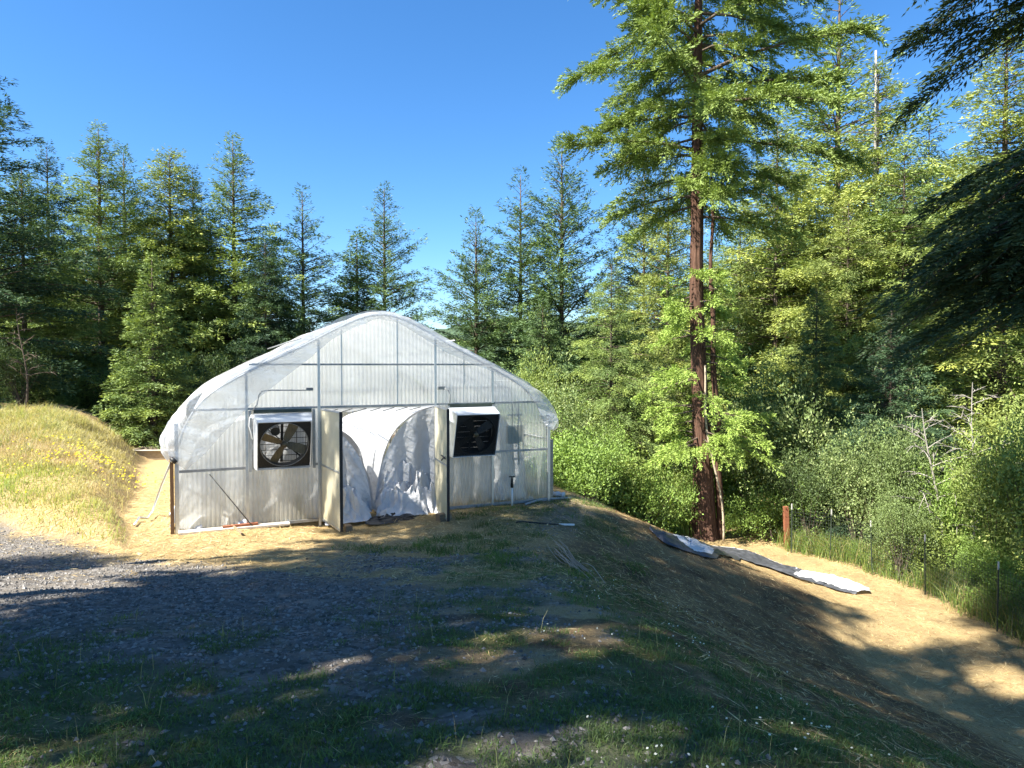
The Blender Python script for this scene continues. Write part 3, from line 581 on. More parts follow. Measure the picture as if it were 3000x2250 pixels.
bush(1600, 0, 23.5, 5.0, 3, SY, 'tall yellowish bush above the right eave', .6)
bush(1760, 0, 23.5, 3.4, 3, SG, 'mid green bush behind the low shrubs left of the redwood', .9)
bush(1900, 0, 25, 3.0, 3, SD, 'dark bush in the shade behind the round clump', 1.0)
bush(2130, 0, 23.5, 2.0, 0, SG, 'sunlit shrub just right of the redwood base', 1.2)
bush(2190, 0, 23, 4.6, 2, SP, 'pale flowering bush right of the redwood, the left one', .85)
bush(2300, 0, 22.5, 5.0, 2, SP, 'pale flowering bush right of the redwood, the taller one', .8)
bush(2270, 0, 20.8, 1.6, 1, SG, 'low green shrub below the flowering bushes', 1.2)
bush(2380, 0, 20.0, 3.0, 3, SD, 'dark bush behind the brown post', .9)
bush(2520, 0, 19.3, 3.4, 2, SP, 'leafy bush behind the second wire fence post', .75)
bush(2640, 0, 18.6, 4.2, 3, SP, 'leafy bush left of the bleached dead tree', .7)
bush(2700, 0, 17.3, 1.5, 0, SY, 'yellow green shrub low by the wire fence', 1.0)
bush(2810, 0, 17.6, 3.4, 3, SG, 'leafy bush right of the bleached dead tree', .8)
bush(2880, 0, 16.3, 1.7, 3, SG, 'leafy low bush at the foot of the bleached dead tree', 1.1)
bush(2650, 0, 16.9, 2.4, 3, SP, 'loose leafy bush reaching over the second and third fence posts', .9)
bush(2930, 0, 16.6, 4.6, 3, SY, 'yellowish bush at the right edge behind the last post', .75)
bush(3080, 0, 15.2, 4.2, 2, SY, 'pale bush cut by the right edge', .8)
bush(3010, 0, 14.8, 1.3, 1, SG, 'bright low shrub against the fence at right', 1.1)
bush(2890, 0, 15.9, 1.2, 0, SG, 'bright low shrub behind the third fence post', 1.1)
bush(3110, 0, 13.3, 1.3, 0, SG, 'green shrub in the lower right at the fence foot', 1.0)
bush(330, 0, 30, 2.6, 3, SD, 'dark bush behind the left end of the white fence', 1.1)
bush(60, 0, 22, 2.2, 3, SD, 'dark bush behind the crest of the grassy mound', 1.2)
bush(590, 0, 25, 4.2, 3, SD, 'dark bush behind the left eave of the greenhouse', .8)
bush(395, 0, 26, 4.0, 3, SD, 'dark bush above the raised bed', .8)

# dead branching trees
def deadtree(name, x, y, h, seed, mat, label, lean=(-.1, 0), r0=.06, nbr=13, spread=1.0):
    r = np.random.default_rng(seed); z0 = hz(x, y) - .1; mb = MB(); k = np.linspace(0, 1, 9)
    T = np.stack([lean[0] * h * k + .10 * np.sin(k * 5), lean[1] * h * k, h * k], 1); mb.tube(T, r0 * (1 - k * .85), 7, False)
    for i in range(nbr):
        s = .28 + .7 * i / nbr; p = np.array([np.interp(s, k, T[:, j]) for j in range(3)]); az = r.random() * 6.28; L = spread * h * .33 * (1.15 - s) * r.uniform(.6, 1.3) + .15
        d = np.array([math.cos(az), math.sin(az) * .8, .35 + .5 * r.random()]); q = np.linspace(0, 1, 6); B = p + d * (L * q)[:, None] + np.array([0, 0, -.35 * L]) * (q ** 2)[:, None] + r.normal(0, .025 * L, (6, 3)) * q[:, None]
        mb.tube(B, r0 * .45 * (1 - s * .5) * (1 - q * .88), 5, False)
        for j in range(5):
            m = r.integers(1, 5); d2 = unit(d + r.normal(0, .7, 3)); q2 = np.linspace(0, 1, 4); mb.tube(B[m] + d2 * (L * .4 * r.uniform(.5, 1.2) * q2)[:, None] + np.array([0, 0, -.1 * L]) * (q2 ** 2)[:, None], .012 * (1 - q2 * .8), 4, False)
    o = mb.build(name, mat, None, True); o.location = (x, y, z0); tag(o, label, 'dead tree'); return o
p3 = (2780 - 1500) / F * 17.4
deadtree('dead_tree', p3, 17.4, 4.6, 301, M['palebark'], 'bleached bare branching dead tree behind the wire fence', (-.13, 0), .055, 20, 1.15)
deadtree('dead_tree', (75 - 1500) / F * 21, 21, 3.2, 302, M['bark'], 'bare twiggy sapling behind the mound crest at far left', (-.05, 0), .04, 14, .8)
p4 = at(2850, 1000, 19); deadtree('dead_tree', p4[0], 19, 5.6, 303, M['palebark'], 'tangle of pale lichen covered twigs high at the right', (.02, 0), .06, 22, 1.1)

# ------------------------------------------------------------------ grass
def area_pts(n, x0, x1, y0, y1, dens, r):
    X = r.uniform(x0, x1, n); Y = r.uniform(y0, y1, n); k = r.random(n) < dens(X, Y); return X[k], Y[k]
def mk_grass(name, X, Y, h, w, c, lean, label, cat, dirn=None, mat='grass'):
    Z = H(X, Y); P = np.stack([X, Y, Z - .015], 1); V, f, cr = blades(P, h, w, c, lean, rng, dirn)
    o = link(name, npmesh(name, V, f, cr), M[mat]); tag(o, label, cat, kind='stuff'); return o
# mound
X, Y = area_pts(330000, -19, -5.6, 9.8, 22, lambda x, y: np.clip(mound(x, y) * 2.4, 0, 1) * sst(21.5, 18, y), rng)
n = len(X); m = mound(X, Y); nn = fbm(X * .8, Y * .8, 51); n2 = fbm(X * 2.4, Y * 2.4, 52); dR = (X + 7.05) * -.889 + (Y - 12.7) * -.457; dF = (X + 6.2) * .51 + (Y - 10.3) * .86
cs = np.array([.50, .44, .22]); cpk = np.array([.58, .44, .32]); cyg = np.array([.34, .40, .10]); cgr = np.array([.19, .30, .07])
wy = sst(1.9, .5, dF + (nn - .5) * 2.2)[:, None] * .85; wg = (sst(.85, 1.0, m) * sst(.35, .55, nn))[:, None] * .8; wp = (sst(.5, .9, dR) * sst(.8, 1.6, dF) * sst(2.9, 2.0, dF))[:, None] * .7
c = cs * (1 - wp) + cpk * wp; c = c * (1 - wy) + cyg * wy; c = c * (1 - wg) + cgr * wg
wgx = (rng.random(n) < .14 + .35 * sst(.5, .65, n2))[:, None] * sst(.9, 2.4, dR)[:, None] * .6; c = c * (1 - wgx) + cgr * 1.15 * wgx
c = c * rng.uniform(.6, 1.25, n)[:, None]
mk_grass('meadow_grass', X, Y, rng.uniform(.07, .33, n) * (.4 + .5 * sst(.1, .8, m) + .5 * sst(.4, .65, n2)), rng.uniform(.006, .013, n), c, .75, 'dry yellow grass covering the mound left of the greenhouse', 'grass', (.35, -.25, 0))
# seed heads on the crest
X, Y = area_pts(2600, -16, -8, 14, 20, lambda x, y: ((mound(x, y) > .7) & (fbm(x * 1.5, y * 1.5, 61) > .5)) * .35, rng); n = len(X)
mk_grass('tall_grass', X, Y, rng.uniform(.3, .6, n), np.full(n, .008), np.tile([.45, .42, .16], (n, 1)) * rng.uniform(.7, 1.2, n)[:, None], .35, 'tall pale grass stalks along the mound crest', 'grass')
# yellow flowers
def flowers(name, X, Y, hh, s, c, label, cat):
    Z = H(X, Y) + hh; n = len(X); P = np.stack([X, Y, Z], 1); Vs = []; 
    for a in range(3):
        an = a * 1.047; D = np.tile(np.array([math.cos(an), math.sin(an), .35 * (-1) ** a]), (n, 1)); D = unit(D + rng.normal(0, .3, (n, 3)))
        V, f = cards(P - D * s / 2, D, np.tile([0, -.5, .85], (n, 1)) + rng.normal(0, .2, (n, 3)), np.full(n, s), np.full(n, s * .7)); Vs.append(V)
    V = np.concatenate(Vs); f = np.arange(len(V)).reshape(-1, 4); o = link(name, npmesh(name, V, [f], np.tile(c, (len(V), 1))), M['grass']); tag(o, label, cat, kind='stuff')
q = [at(270, 1270, 15.2), at(290, 1300, 14.8), at(240, 1255, 15.4), at(110, 1290, 14.5)]
X = np.concatenate([rng.normal(p[0], sg, k) for p, sg, k in zip(q, (.6, .6, 1.0, 1.5), (70, 60, 80, 60))]); Y = np.concatenate([rng.normal(p[1], sg, k) for p, sg, k in zip(q, (.8, .8, 1.0, 1.2), (70, 60, 80, 60))])
flowers('wildflowers', X, Y, rng.uniform(.14, .28, len(X)), .05, (.82, .68, .03), 'yellow wildflowers blooming on the mound', 'flowers')
# daisies
X, Y = area_pts(5200, .2, 4.5, 2.6, 9, lambda x, y: (fbm(x * 1.3, y * 1.3, 63) > .52) * .14 * sst(2.3, .3, np.abs(x - np.interp(y, XCY, XCX) - .4)), rng)
flowers('daisies', X, Y, rng.uniform(.02, .06, len(X)), .017, (.85, .85, .8), 'tiny white daisies scattered over the shaded slope', 'flowers')
# foreground green tufts
def tufts(n, x0, x1, y0, y1, dens, per, hh, ww, c, name, label, spread=.05, lean=.9):
    X, Y = area_pts(n, x0, x1, y0, y1, dens, rng); i = np.repeat(np.arange(len(X)), per); hs = rng.uniform(.5, 1.25, len(X))[i]
    x = X[i] + rng.normal(0, spread, len(i)); y = Y[i] + rng.normal(0, spread, len(i)); cc = np.array(c)[None] * rng.uniform(.6, 1.3, len(X))[i][:, None] * rng.uniform(.8, 1.2, len(i))[:, None]
    mk_grass(name, x, y, hh * hs * rng.uniform(.6, 1.2, len(i)), ww * rng.uniform(.6, 1.3, len(i)), cc, lean, label, 'grass')
tufts(22000, -6, 4, 1.4, 15.5, lambda x, y: greens(x, y) ** 1.3 * np.clip(3.5 / y, .12, 1) * 1.0, 26, .062, .006, (.115, .175, .045), 'short_grass', 'short green grass tufts in the shaded foreground')
tufts(900, -2.6, 2.2, 8.5, 15, lambda x, y: (fbm(x * 1.1, y * 1.1, 66) > .55) * .5, 40, .12, .008, (.12, .185, .035), 'clump_grass', 'green grass clumps in front of the greenhouse door', .09)
X, Y = area_pts(700, -3.5, 2.5, 2.2, 6.5, lambda x, y: (greens(x, y) > .2) * .25, rng); n = len(X)
mk_grass('seed_stalks', X, Y, rng.uniform(.10, .26, n), np.full(n, .0045), np.tile([.42, .38, .18], (n, 1)) * rng.uniform(.6, 1.1, n)[:, None], .3, 'thin pale seed stalks standing in the foreground grass', 'grass')
# straw litter over the ground
def litter(n, x0, x1, y0, y1, dens, ln, wd, cols, name, label):
    X, Y = area_pts(n, x0, x1, y0, y1, dens, rng); n = len(X); Z = H(X, Y); e = .06; nx = (H(X + e, Y) - Z) / e; ny = (H(X, Y + e) - Z) / e
    Nn = unit(np.stack([-nx, -ny, np.ones(n)], 1)); a = rng.random(n) * 6.28; D = unit(np.stack([np.cos(a), np.sin(a), nx * np.cos(a) + ny * np.sin(a) + rng.normal(.04, .12, n)], 1))
    V, f = cards(np.stack([X, Y, Z + .006], 1), D, Nn + rng.normal(0, .25, (n, 3)), ln * rng.uniform(.4, 1.5, n), wd * rng.uniform(.6, 1.4, n))
    c = np.array(cols)[rng.integers(0, len(cols), n)] * rng.uniform(.6, 1.25, n)[:, None]; o = link(name, npmesh(name, V, [f], np.repeat(c, 4, 0)), M['litter']); tag(o, label, 'straw', kind='stuff')
SC = [(.62, .47, .22), (.55, .40, .18), (.45, .31, .13), (.70, .56, .30)]
litter(120000, -9, 3, 7.5, 22, lambda x, y: zones(x, y)[..., 0] * (1 - zones(x, y)[..., 1] * .9) * np.clip(11 / y, 0, 1) * (mound(x, y) < .3), .13, .008, SC, 'straw_litter', 'cut straw lying in front of the greenhouse')
litter(120000, .2, 11.5, 2.5, 24, lambda x, y: sst(-.2, .8, x - np.interp(y, XCY, XCX)) * np.clip(9 / y, .25, 1) * .8, .15, .008, SC + [(.25, .15, .07), (.3, .2, .1)], 'dry_litter', 'dry straw and needles on the bank at right')
litter(60000, -6, 3.5, 1.3, 8, lambda x, y: np.clip(2.6 / y, 0, 1) ** 1.6 * .75 * (zones(x, y)[..., 1] < .6), .075, .0035, SC + [(.35, .27, .15)], 'fine_straw', 'dry grass bits over the near ground')
# gravel stones
def stones(n, dens, name, label):
    X, Y = area_pts(n, -9, 3.2, 1.6, 12.5, dens, rng); n = len(X); s = (rng.random(n) ** 3 * .020 + .006); Z = H(X, Y)
    o8 = np.array([[1, 0, 0], [0, 1, 0], [-1, 0, 0], [0, -1, 0], [0, 0, .75], [0, 0, -.5]], float); V = o8[None] * s[:, None, None] * rng.uniform(.55, 1.35, (n, 6, 1)); a = rng.random(n) * 6.28
    V = np.stack([V[..., 0] * np.cos(a)[:, None] - V[..., 1] * np.sin(a)[:, None] * .75, V[..., 0] * np.sin(a)[:, None] + V[..., 1] * np.cos(a)[:, None] * .75, V[..., 2]], -1) + np.stack([X, Y, Z + s * .2], 1)[:, None]
    f = (np.arange(n)[:, None, None] * 6 + np.array([[0, 1, 4], [1, 2, 4], [2, 3, 4], [3, 0, 4], [1, 0, 5], [2, 1, 5], [3, 2, 5], [0, 3, 5]])[None]).reshape(-1, 3)
    c = np.array([.20, .185, .165])[None] * rng.uniform(.45, 1.7, n)[:, None]; o = link(name, npmesh(name, V.reshape(-1, 3), [f], np.repeat(c, 6, 0)), M['litter']); tag(o, label, 'gravel', kind='stuff')
stones(150000, lambda x, y: zones(x, y)[..., 1] * np.clip(4.5 / y, .1, .8) * (.25 + .75 * sst(2.5, 5.5, y)) * .75, 'gravel', 'loose grey gravel on the shaded drive')
# weeds along the wire fence
FP = [np.array(p) for p in ((8.2, 19.4), (8.95, 18.6), (9.5, 17.4), (9.9, 15.8), (10.02, 13.6), (10.1, 11.2))]
def fence_off(x, y):
    fy = np.array([p[1] for p in FP])[::-1]; fx = np.array([p[0] for p in FP])[::-1]; return x - np.interp(y, fy, fx)
X, Y = area_pts(120000, 6.5, 13, 10.5, 23, lambda x, y: sst(-.25, .5, fence_off(x, y) + .5 * (fbm(x * 1.5, y * 1.5, 77) - .5)) * sst(2.6, 1.2, fence_off(x, y)) * .6, rng); n = len(X)
c = np.where((rng.random(n) < .25)[:, None], np.array([[.38, .33, .13]]), np.array([[.18, .265, .05]])) * rng.uniform(.65, 1.25, n)[:, None]
mk_grass('tall_grass', X, Y, rng.uniform(.25, .75, n) * (.5 + fbm(X, Y, 78)), rng.uniform(.009, .018, n), c, .6, 'tall green grass and weeds along the wire fence', 'grass')
X, Y = area_pts(60000, 1.2, 9, 16, 27, lambda x, y: sst(-1.6, -2.2, H(x, y, False)) * np.maximum(sst(20.3, 21.5, y + .35 * x - 2.0) * sst(6.2, 5.4, x), sst(21.6, 23, y) ) * .8, rng); n = len(X)
mk_grass('tall_grass', X, Y, rng.uniform(.3, .8, n), rng.uniform(.012, .022, n), np.array([[.19, .28, .05]]) * rng.uniform(.65, 1.25, n)[:, None], .6, 'lush green grass around the redwood at the wood edge', 'grass')
X, Y = area_pts(26000, -10, 3, 19.5, 27.5, lambda x, y: .8 * (H(x, y, False) < .2), rng); n = len(X)
mk_grass('field_grass', X, Y, rng.uniform(.12, .3, n), rng.uniform(.012, .02, n), np.array([[.34, .36, .09]]) * rng.uniform(.65, 1.25, n)[:, None], .6, 'yellow green grass seen through the clear end of the greenhouse', 'grass')

# ------------------------------------------------------------------ greenhouse
gh = empty('greenhouse', GA, GANG); tag(gh, 'white translucent film and corrugated plastic greenhouse with open double doors', 'greenhouse')
C0 = GW / 2; LEN = 9.0; ZH = 2.12
hx_ = np.array([3.60, 3.60, 3.52, 3.40, 3.20, 2.95, 2.20, 1.50, .94, .50, .22, 0]); hz_ = np.array([0, 1.30, 1.66, 1.95, 2.26, 2.48, 2.90, 3.24, 3.55, 3.77, 3.86, 3.89])
def prof_z(u): return np.interp(np.abs(u - C0), hx_[::-1][:-1], hz_[::-1][:-1])
prof = [(C0 - a, b) for a, b in zip(hx_, hz_)] + [(C0 + a, b) for a, b in zip(hx_[::-1][1:], hz_[::-1][1:])]
def smoothp(p, n=70):
    p = np.array(p); s = np.r_[0, np.cumsum(np.linalg.norm(np.diff(p, axis=0), axis=1))]; t = np.linspace(0, s[-1], n); q = np.stack([np.interp(t, s, p[:, i]) for i in range(2)], 1)
    for _ in range(2): q[1:-1] = (q[:-2] + 2 * q[1:-1] + q[2:]) / 4
    return q
hoop = smoothp(prof, 90)
for i in range(8):
    y = .05 + i * (LEN - .1) / 7; MB().tube([(u, y, z) for u, z in hoop], .024, 8).build('hoop', M['galv'], gh, True)
for u, z in ((C0, 3.84), (2.1, 3.40), (5.1, 3.40), (.75, 2.55), (6.47, 2.55), (.05, 1.32), (7.17, 1.32)):
    MB().tube([(u, .07, z), (u, LEN - .07, z)], .017, 6).build('purlin', M['steel_dull'], gh, True)
def rail(u0, u1, z, name='rail', y=-.012, w=.03, t=.04): MB().box(((u0 + u1) / 2, y, z), (u1 - u0, w, t)).build(name, M['steel_dull'], gh)
def post(u, z0, z1, w=.045, y=-.014, mat='galv'): MB().box((u, y, (z0 + z1) / 2), (w, .034, z1 - z0)).build('post', M[mat], gh)
# end posts stand on the ground, mullions carry the panels
for u, z0, z1 in ((1.155, .0, float(prof_z(1.155))), (2.407, -.14, float(prof_z(2.407))), (4.66, -.05, float(prof_z(4.66))), (5.887, .0, float(prof_z(5.887)))): post(u, z0, z1 - .03)
post(.03, -.12, 1.9, .06, -.02); post(GW - .03, -.1, 1.85, .06, -.02)
MB().box((-.05, .02, .6), (.055, .09, 1.45)).build('corner_post', M['post_wood'], gh)
MB().box((GW + .045, .02, .6), (.06, .09, 1.4)).build('corner_post', M['lumber'], gh)
for u in (2.83, 3.9, 5.28): MB().box((u, .03, (ZH + float(prof_z(u))) / 2), (.022, .02, float(prof_z(u)) - ZH - .06)).build('mullion', M['galv'], gh)
rail(.22, 2.38, ZH); rail(2.435, 4.63, ZH); rail(4.69, GW - .22, ZH)
rail(1.5 - .3, 2.38, 2.915, w=.026, t=.035); rail(2.435, 4.63, 2.915, w=.026, t=.035); rail(4.69, 5.95, 2.915, w=.026, t=.035)
rail(.065, 1.13, 1.065, t=.045); rail(2.29, 2.38, 1.065); rail(5.9 + .02, GW - .065, 1.10, t=.045); 
rail(.07, 1.13, .02, t=.05); rail(1.18, 2.38, .02, t=.05); rail(4.69, 5.86, .01, t=.06); rail(5.915, GW - .065, .01, t=.06)
for u0, u1, zt, zb in ((1.24, 2.28, ZH - .03, 1.0), (4.95, 5.865, ZH - .03, 1.06)):
    for u in (u0 - .03, u1 + .03): MB().box((u, -.03, (zt + zb) / 2), (.05, .05, zt - zb)).build('fan_stud', M['steel_dull'], gh)
def corr(u0, u1, zlo, zhi, y=.02, pitch=.076, amp=.009):
    n = max(3, int((u1 - u0) / pitch * 8)); u = np.linspace(u0, u1, n); lo = zlo(u) if callable(zlo) else np.full(n, zlo); hi = zhi(u) if callable(zhi) else np.full(n, zhi); hi = np.maximum(hi, lo + .002)
    k = np.linspace(0, 1, 5)[:, None]; yy = y + amp * np.sin(2 * math.pi * u / pitch)
    return np.stack([np.broadcast_to(u, (5, n)), np.broadcast_to(yy, (5, n)), lo + (hi - lo) * k], -1)
def panel(pieces, mat='poly', name='wall_panel', parent=None):
    V = []; Fc = []; b = 0
    for P in pieces:
        a, n = P.shape[:2]; i = np.arange((a - 1) * (n - 1)); k = (i // (n - 1)) * n + i % (n - 1) + b; V.append(P.reshape(-1, 3)); Fc.append(np.stack([k, k + 1, k + n + 1, k + n], 1)); b += a * n
    return link(name, npmesh(name, np.concatenate(V), [np.concatenate(Fc)], None, True), M[mat], parent or gh)
pz = lambda u: prof_z(u) - .03
panel([corr(.03, 1.15, .03, lambda u: np.minimum(ZH, pz(u)))])
panel([corr(1.16, 1.22, .03, ZH), corr(1.22, 2.30, .03, 1.03), corr(2.30, 2.40, .03, ZH)])
panel([corr(4.67, 4.93, .0, ZH), corr(4.93, 5.88, .0, 1.09)])
panel([corr(5.89, GW - .03, .0, lambda u: np.minimum(ZH, pz(u)))], 'polyclear')
panel([corr(.35, 2.40, ZH + .002, pz)], name='gable_panel'); panel([corr(2.41, 4.65, ZH + .002, pz)], name='gable_panel'); panel([corr(4.66, GW - .35, ZH + .002, pz)], name='gable_panel')
# film over the hoops, slack at the eaves
def film():
    side = [(C0 - 3.66, 1.26), (C0 - 3.80, 1.38), (C0 - 3.79, 1.62), (C0 - 3.74, 1.90), (C0 - 3.54, 2.14), (C0 - 3.28, 2.37), (C0 - 2.97, 2.57), (C0 - 2.22, 2.96), (C0 - 1.52, 3.29), (C0 - .96, 3.61), (C0 - .52, 3.84), (C0 - .22, 3.94), (C0, 3.965)]
    sr = [(2 * C0 - u, z) for u, z in side[::-1][1:]]; sr[-1] = (C0 + 3.62, 1.50); sr[-2] = (C0 + 3.75, 1.56)
    p = smoothp(side + sr, 150); ys = np.concatenate([np.linspace(-.10, .5, 14), np.linspace(.6, LEN + .1, 40)])
    U, Yg = np.meshgrid(p[:, 0], ys); Z = np.broadcast_to(p[:, 1], U.shape).copy(); U = U.copy()
    ph = np.abs(((Yg - .05) / ((LEN - .1) / 7)) % 1 - .5); sag = .035 * (1 - (ph * 2) ** 2) * sst(1.9, 2.6, Z)
    Z -= sag; e = sst(2.35, 1.6, Z); fold = (fbm(Yg * 5, Z * 2.5, 81, 3) - .5); U += np.sign(U - C0) * fold * .22 * e; Z += (fbm(Yg * 3 + 9, U * 2, 82) - .5) * .05
    front = sst(.12, -.1, Yg); Z += front * (fbm(U * 3, Yg, 83) - .5) * .10; U += front * (fbm(U * 3.3, Yg + 5, 84) - .5) * .08
    gridmesh('roof_film', np.stack([U, Yg, Z], -1), M['film'], gh)
    # loose flap hanging over the front gable
    iL = [wall(*q) for q in ((545, 1376), (600, 1330), (660, 1262), (728, 1190), (826, 1112), (905, 1050), (974, 992), (1040, 958), (1100, 935))]
    iR = [wall(*q) for q in ((1160, 945), (1230, 985), (1300, 1032), (1380, 1066), (1490, 1110), (1546, 1150), (1570, 1192), (1592, 1245), (1608, 1258))]
    inner = np.array(iL + iR); oL = [wall(*q) for q in ((500, 1345), (480, 1290), (492, 1235), (560, 1166), (640, 1118), (760, 1052), (900, 979), (1000, 928), (1095, 908))]
    oR = [wall(*q) for q in ((1160, 918), (1230, 948), (1300, 990), (1380, 1032), (1480, 1086), (1545, 1122), (1590, 1178), (1630, 1228), (1615, 1256))]
    outer = np.array(oL + oR); k = np.linspace(0, len(inner) - 1, 130); a = np.stack([np.interp(k, np.arange(len(inner)), inner[:, i]) for i in range(2)], 1); b = np.stack([np.interp(k, np.arange(len(outer)), outer[:, i]) for i in range(2)], 1)
    t = np.linspace(0, 1, 16)[:, None, None]; P = b[None] * (1 - t) + a[None] * t
    yy = -.10 + .03 * t[..., 0] + .055 * (fbm(P[..., 0] * 2.2 + P[..., 1] * 5.2, (P[..., 1] - P[..., 0] * .55) * .9, 85, 3) - .5) * 1.6
    P[..., 1] += .03 * (fbm(P[..., 0] * 4, t[..., 0] * 3 + 0 * P[..., 0], 86) - .5)
    gridmesh('film_flap', np.stack([P[..., 0], yy, P[..., 1]], -1), M['flap'], gh)
film()
# side and back walls: film / panel
def sheet_wall(name, u, z1):
    ys = np.linspace(.1, LEN - .05, 40); zs = np.linspace(.02, z1, 10); Yg, Zg = np.meshgrid(ys, zs); gridmesh(name, np.stack([u + .03 * (fbm(Yg * 1.5, Zg * 1.5, 88) - .5), Yg, Zg], -1), M['flap'], gh)
sheet_wall('side_film', 0.02, 1.5); sheet_wall('side_film', GW - .02, 1.5)
panel([corr(.05, GW - .05, .02, pz, LEN - .02)], name='back_panel', mat='poly')
for u in (1.155, 2.407, 4.66, 5.887): MB().box((u, LEN - .06, float(prof_z(u)) / 2), (.045, .034, float(prof_z(u)) - .04)).build('post', M['galv'], gh)
# doors: two leaves swung out
def door(u, ang, w, lab):
    d = empty('door', (u, -.045, 0), ang); d.parent = gh; d['label'] = lab; z0, z1 = .03, 2.10
    panel([corr(.03, w - .03, z0 + .03, z1 - .03, 0, .076, .013)], 'doorpoly', 'door_panel', d)
    f = MB()
    for (a, b) in (((.015, z0), (.015, z1)), ((w - .015, z0), (w - .015, z1))): f.bar((a[0], 0, a[1]), (b[0], 0, b[1]), .03, .04)
    f.box((w / 2, 0, z1 - .015), (w - .06, .036, .03)); f.box((w / 2, 0, z0 + .015), (w - .06, .036, .03)); f.box((w / 2, -.014, 1.05), (w - .06, .012, .03)); f.build('door_frame', M['galv'], d)
    MB().box((w + .012, 0, (z0 + z1) / 2), (.02, .05, z1 - z0)).build('edge_seal', M['black'], d)
    for z in (.35, 1.05, 1.8): MB().tube([(-.005, 0, z - .05), (-.005, 0, z + .05)], .014, 8).build('hinge', M['galv'], d)
    return d
dl = door(2.445, R(-57.7) - GANG, 1.13, 'left door leaf swung fully open'); dr = door(4.645, R(-71.6) - GANG, 1.13, 'right door leaf swung fully open, seen nearly edge on')

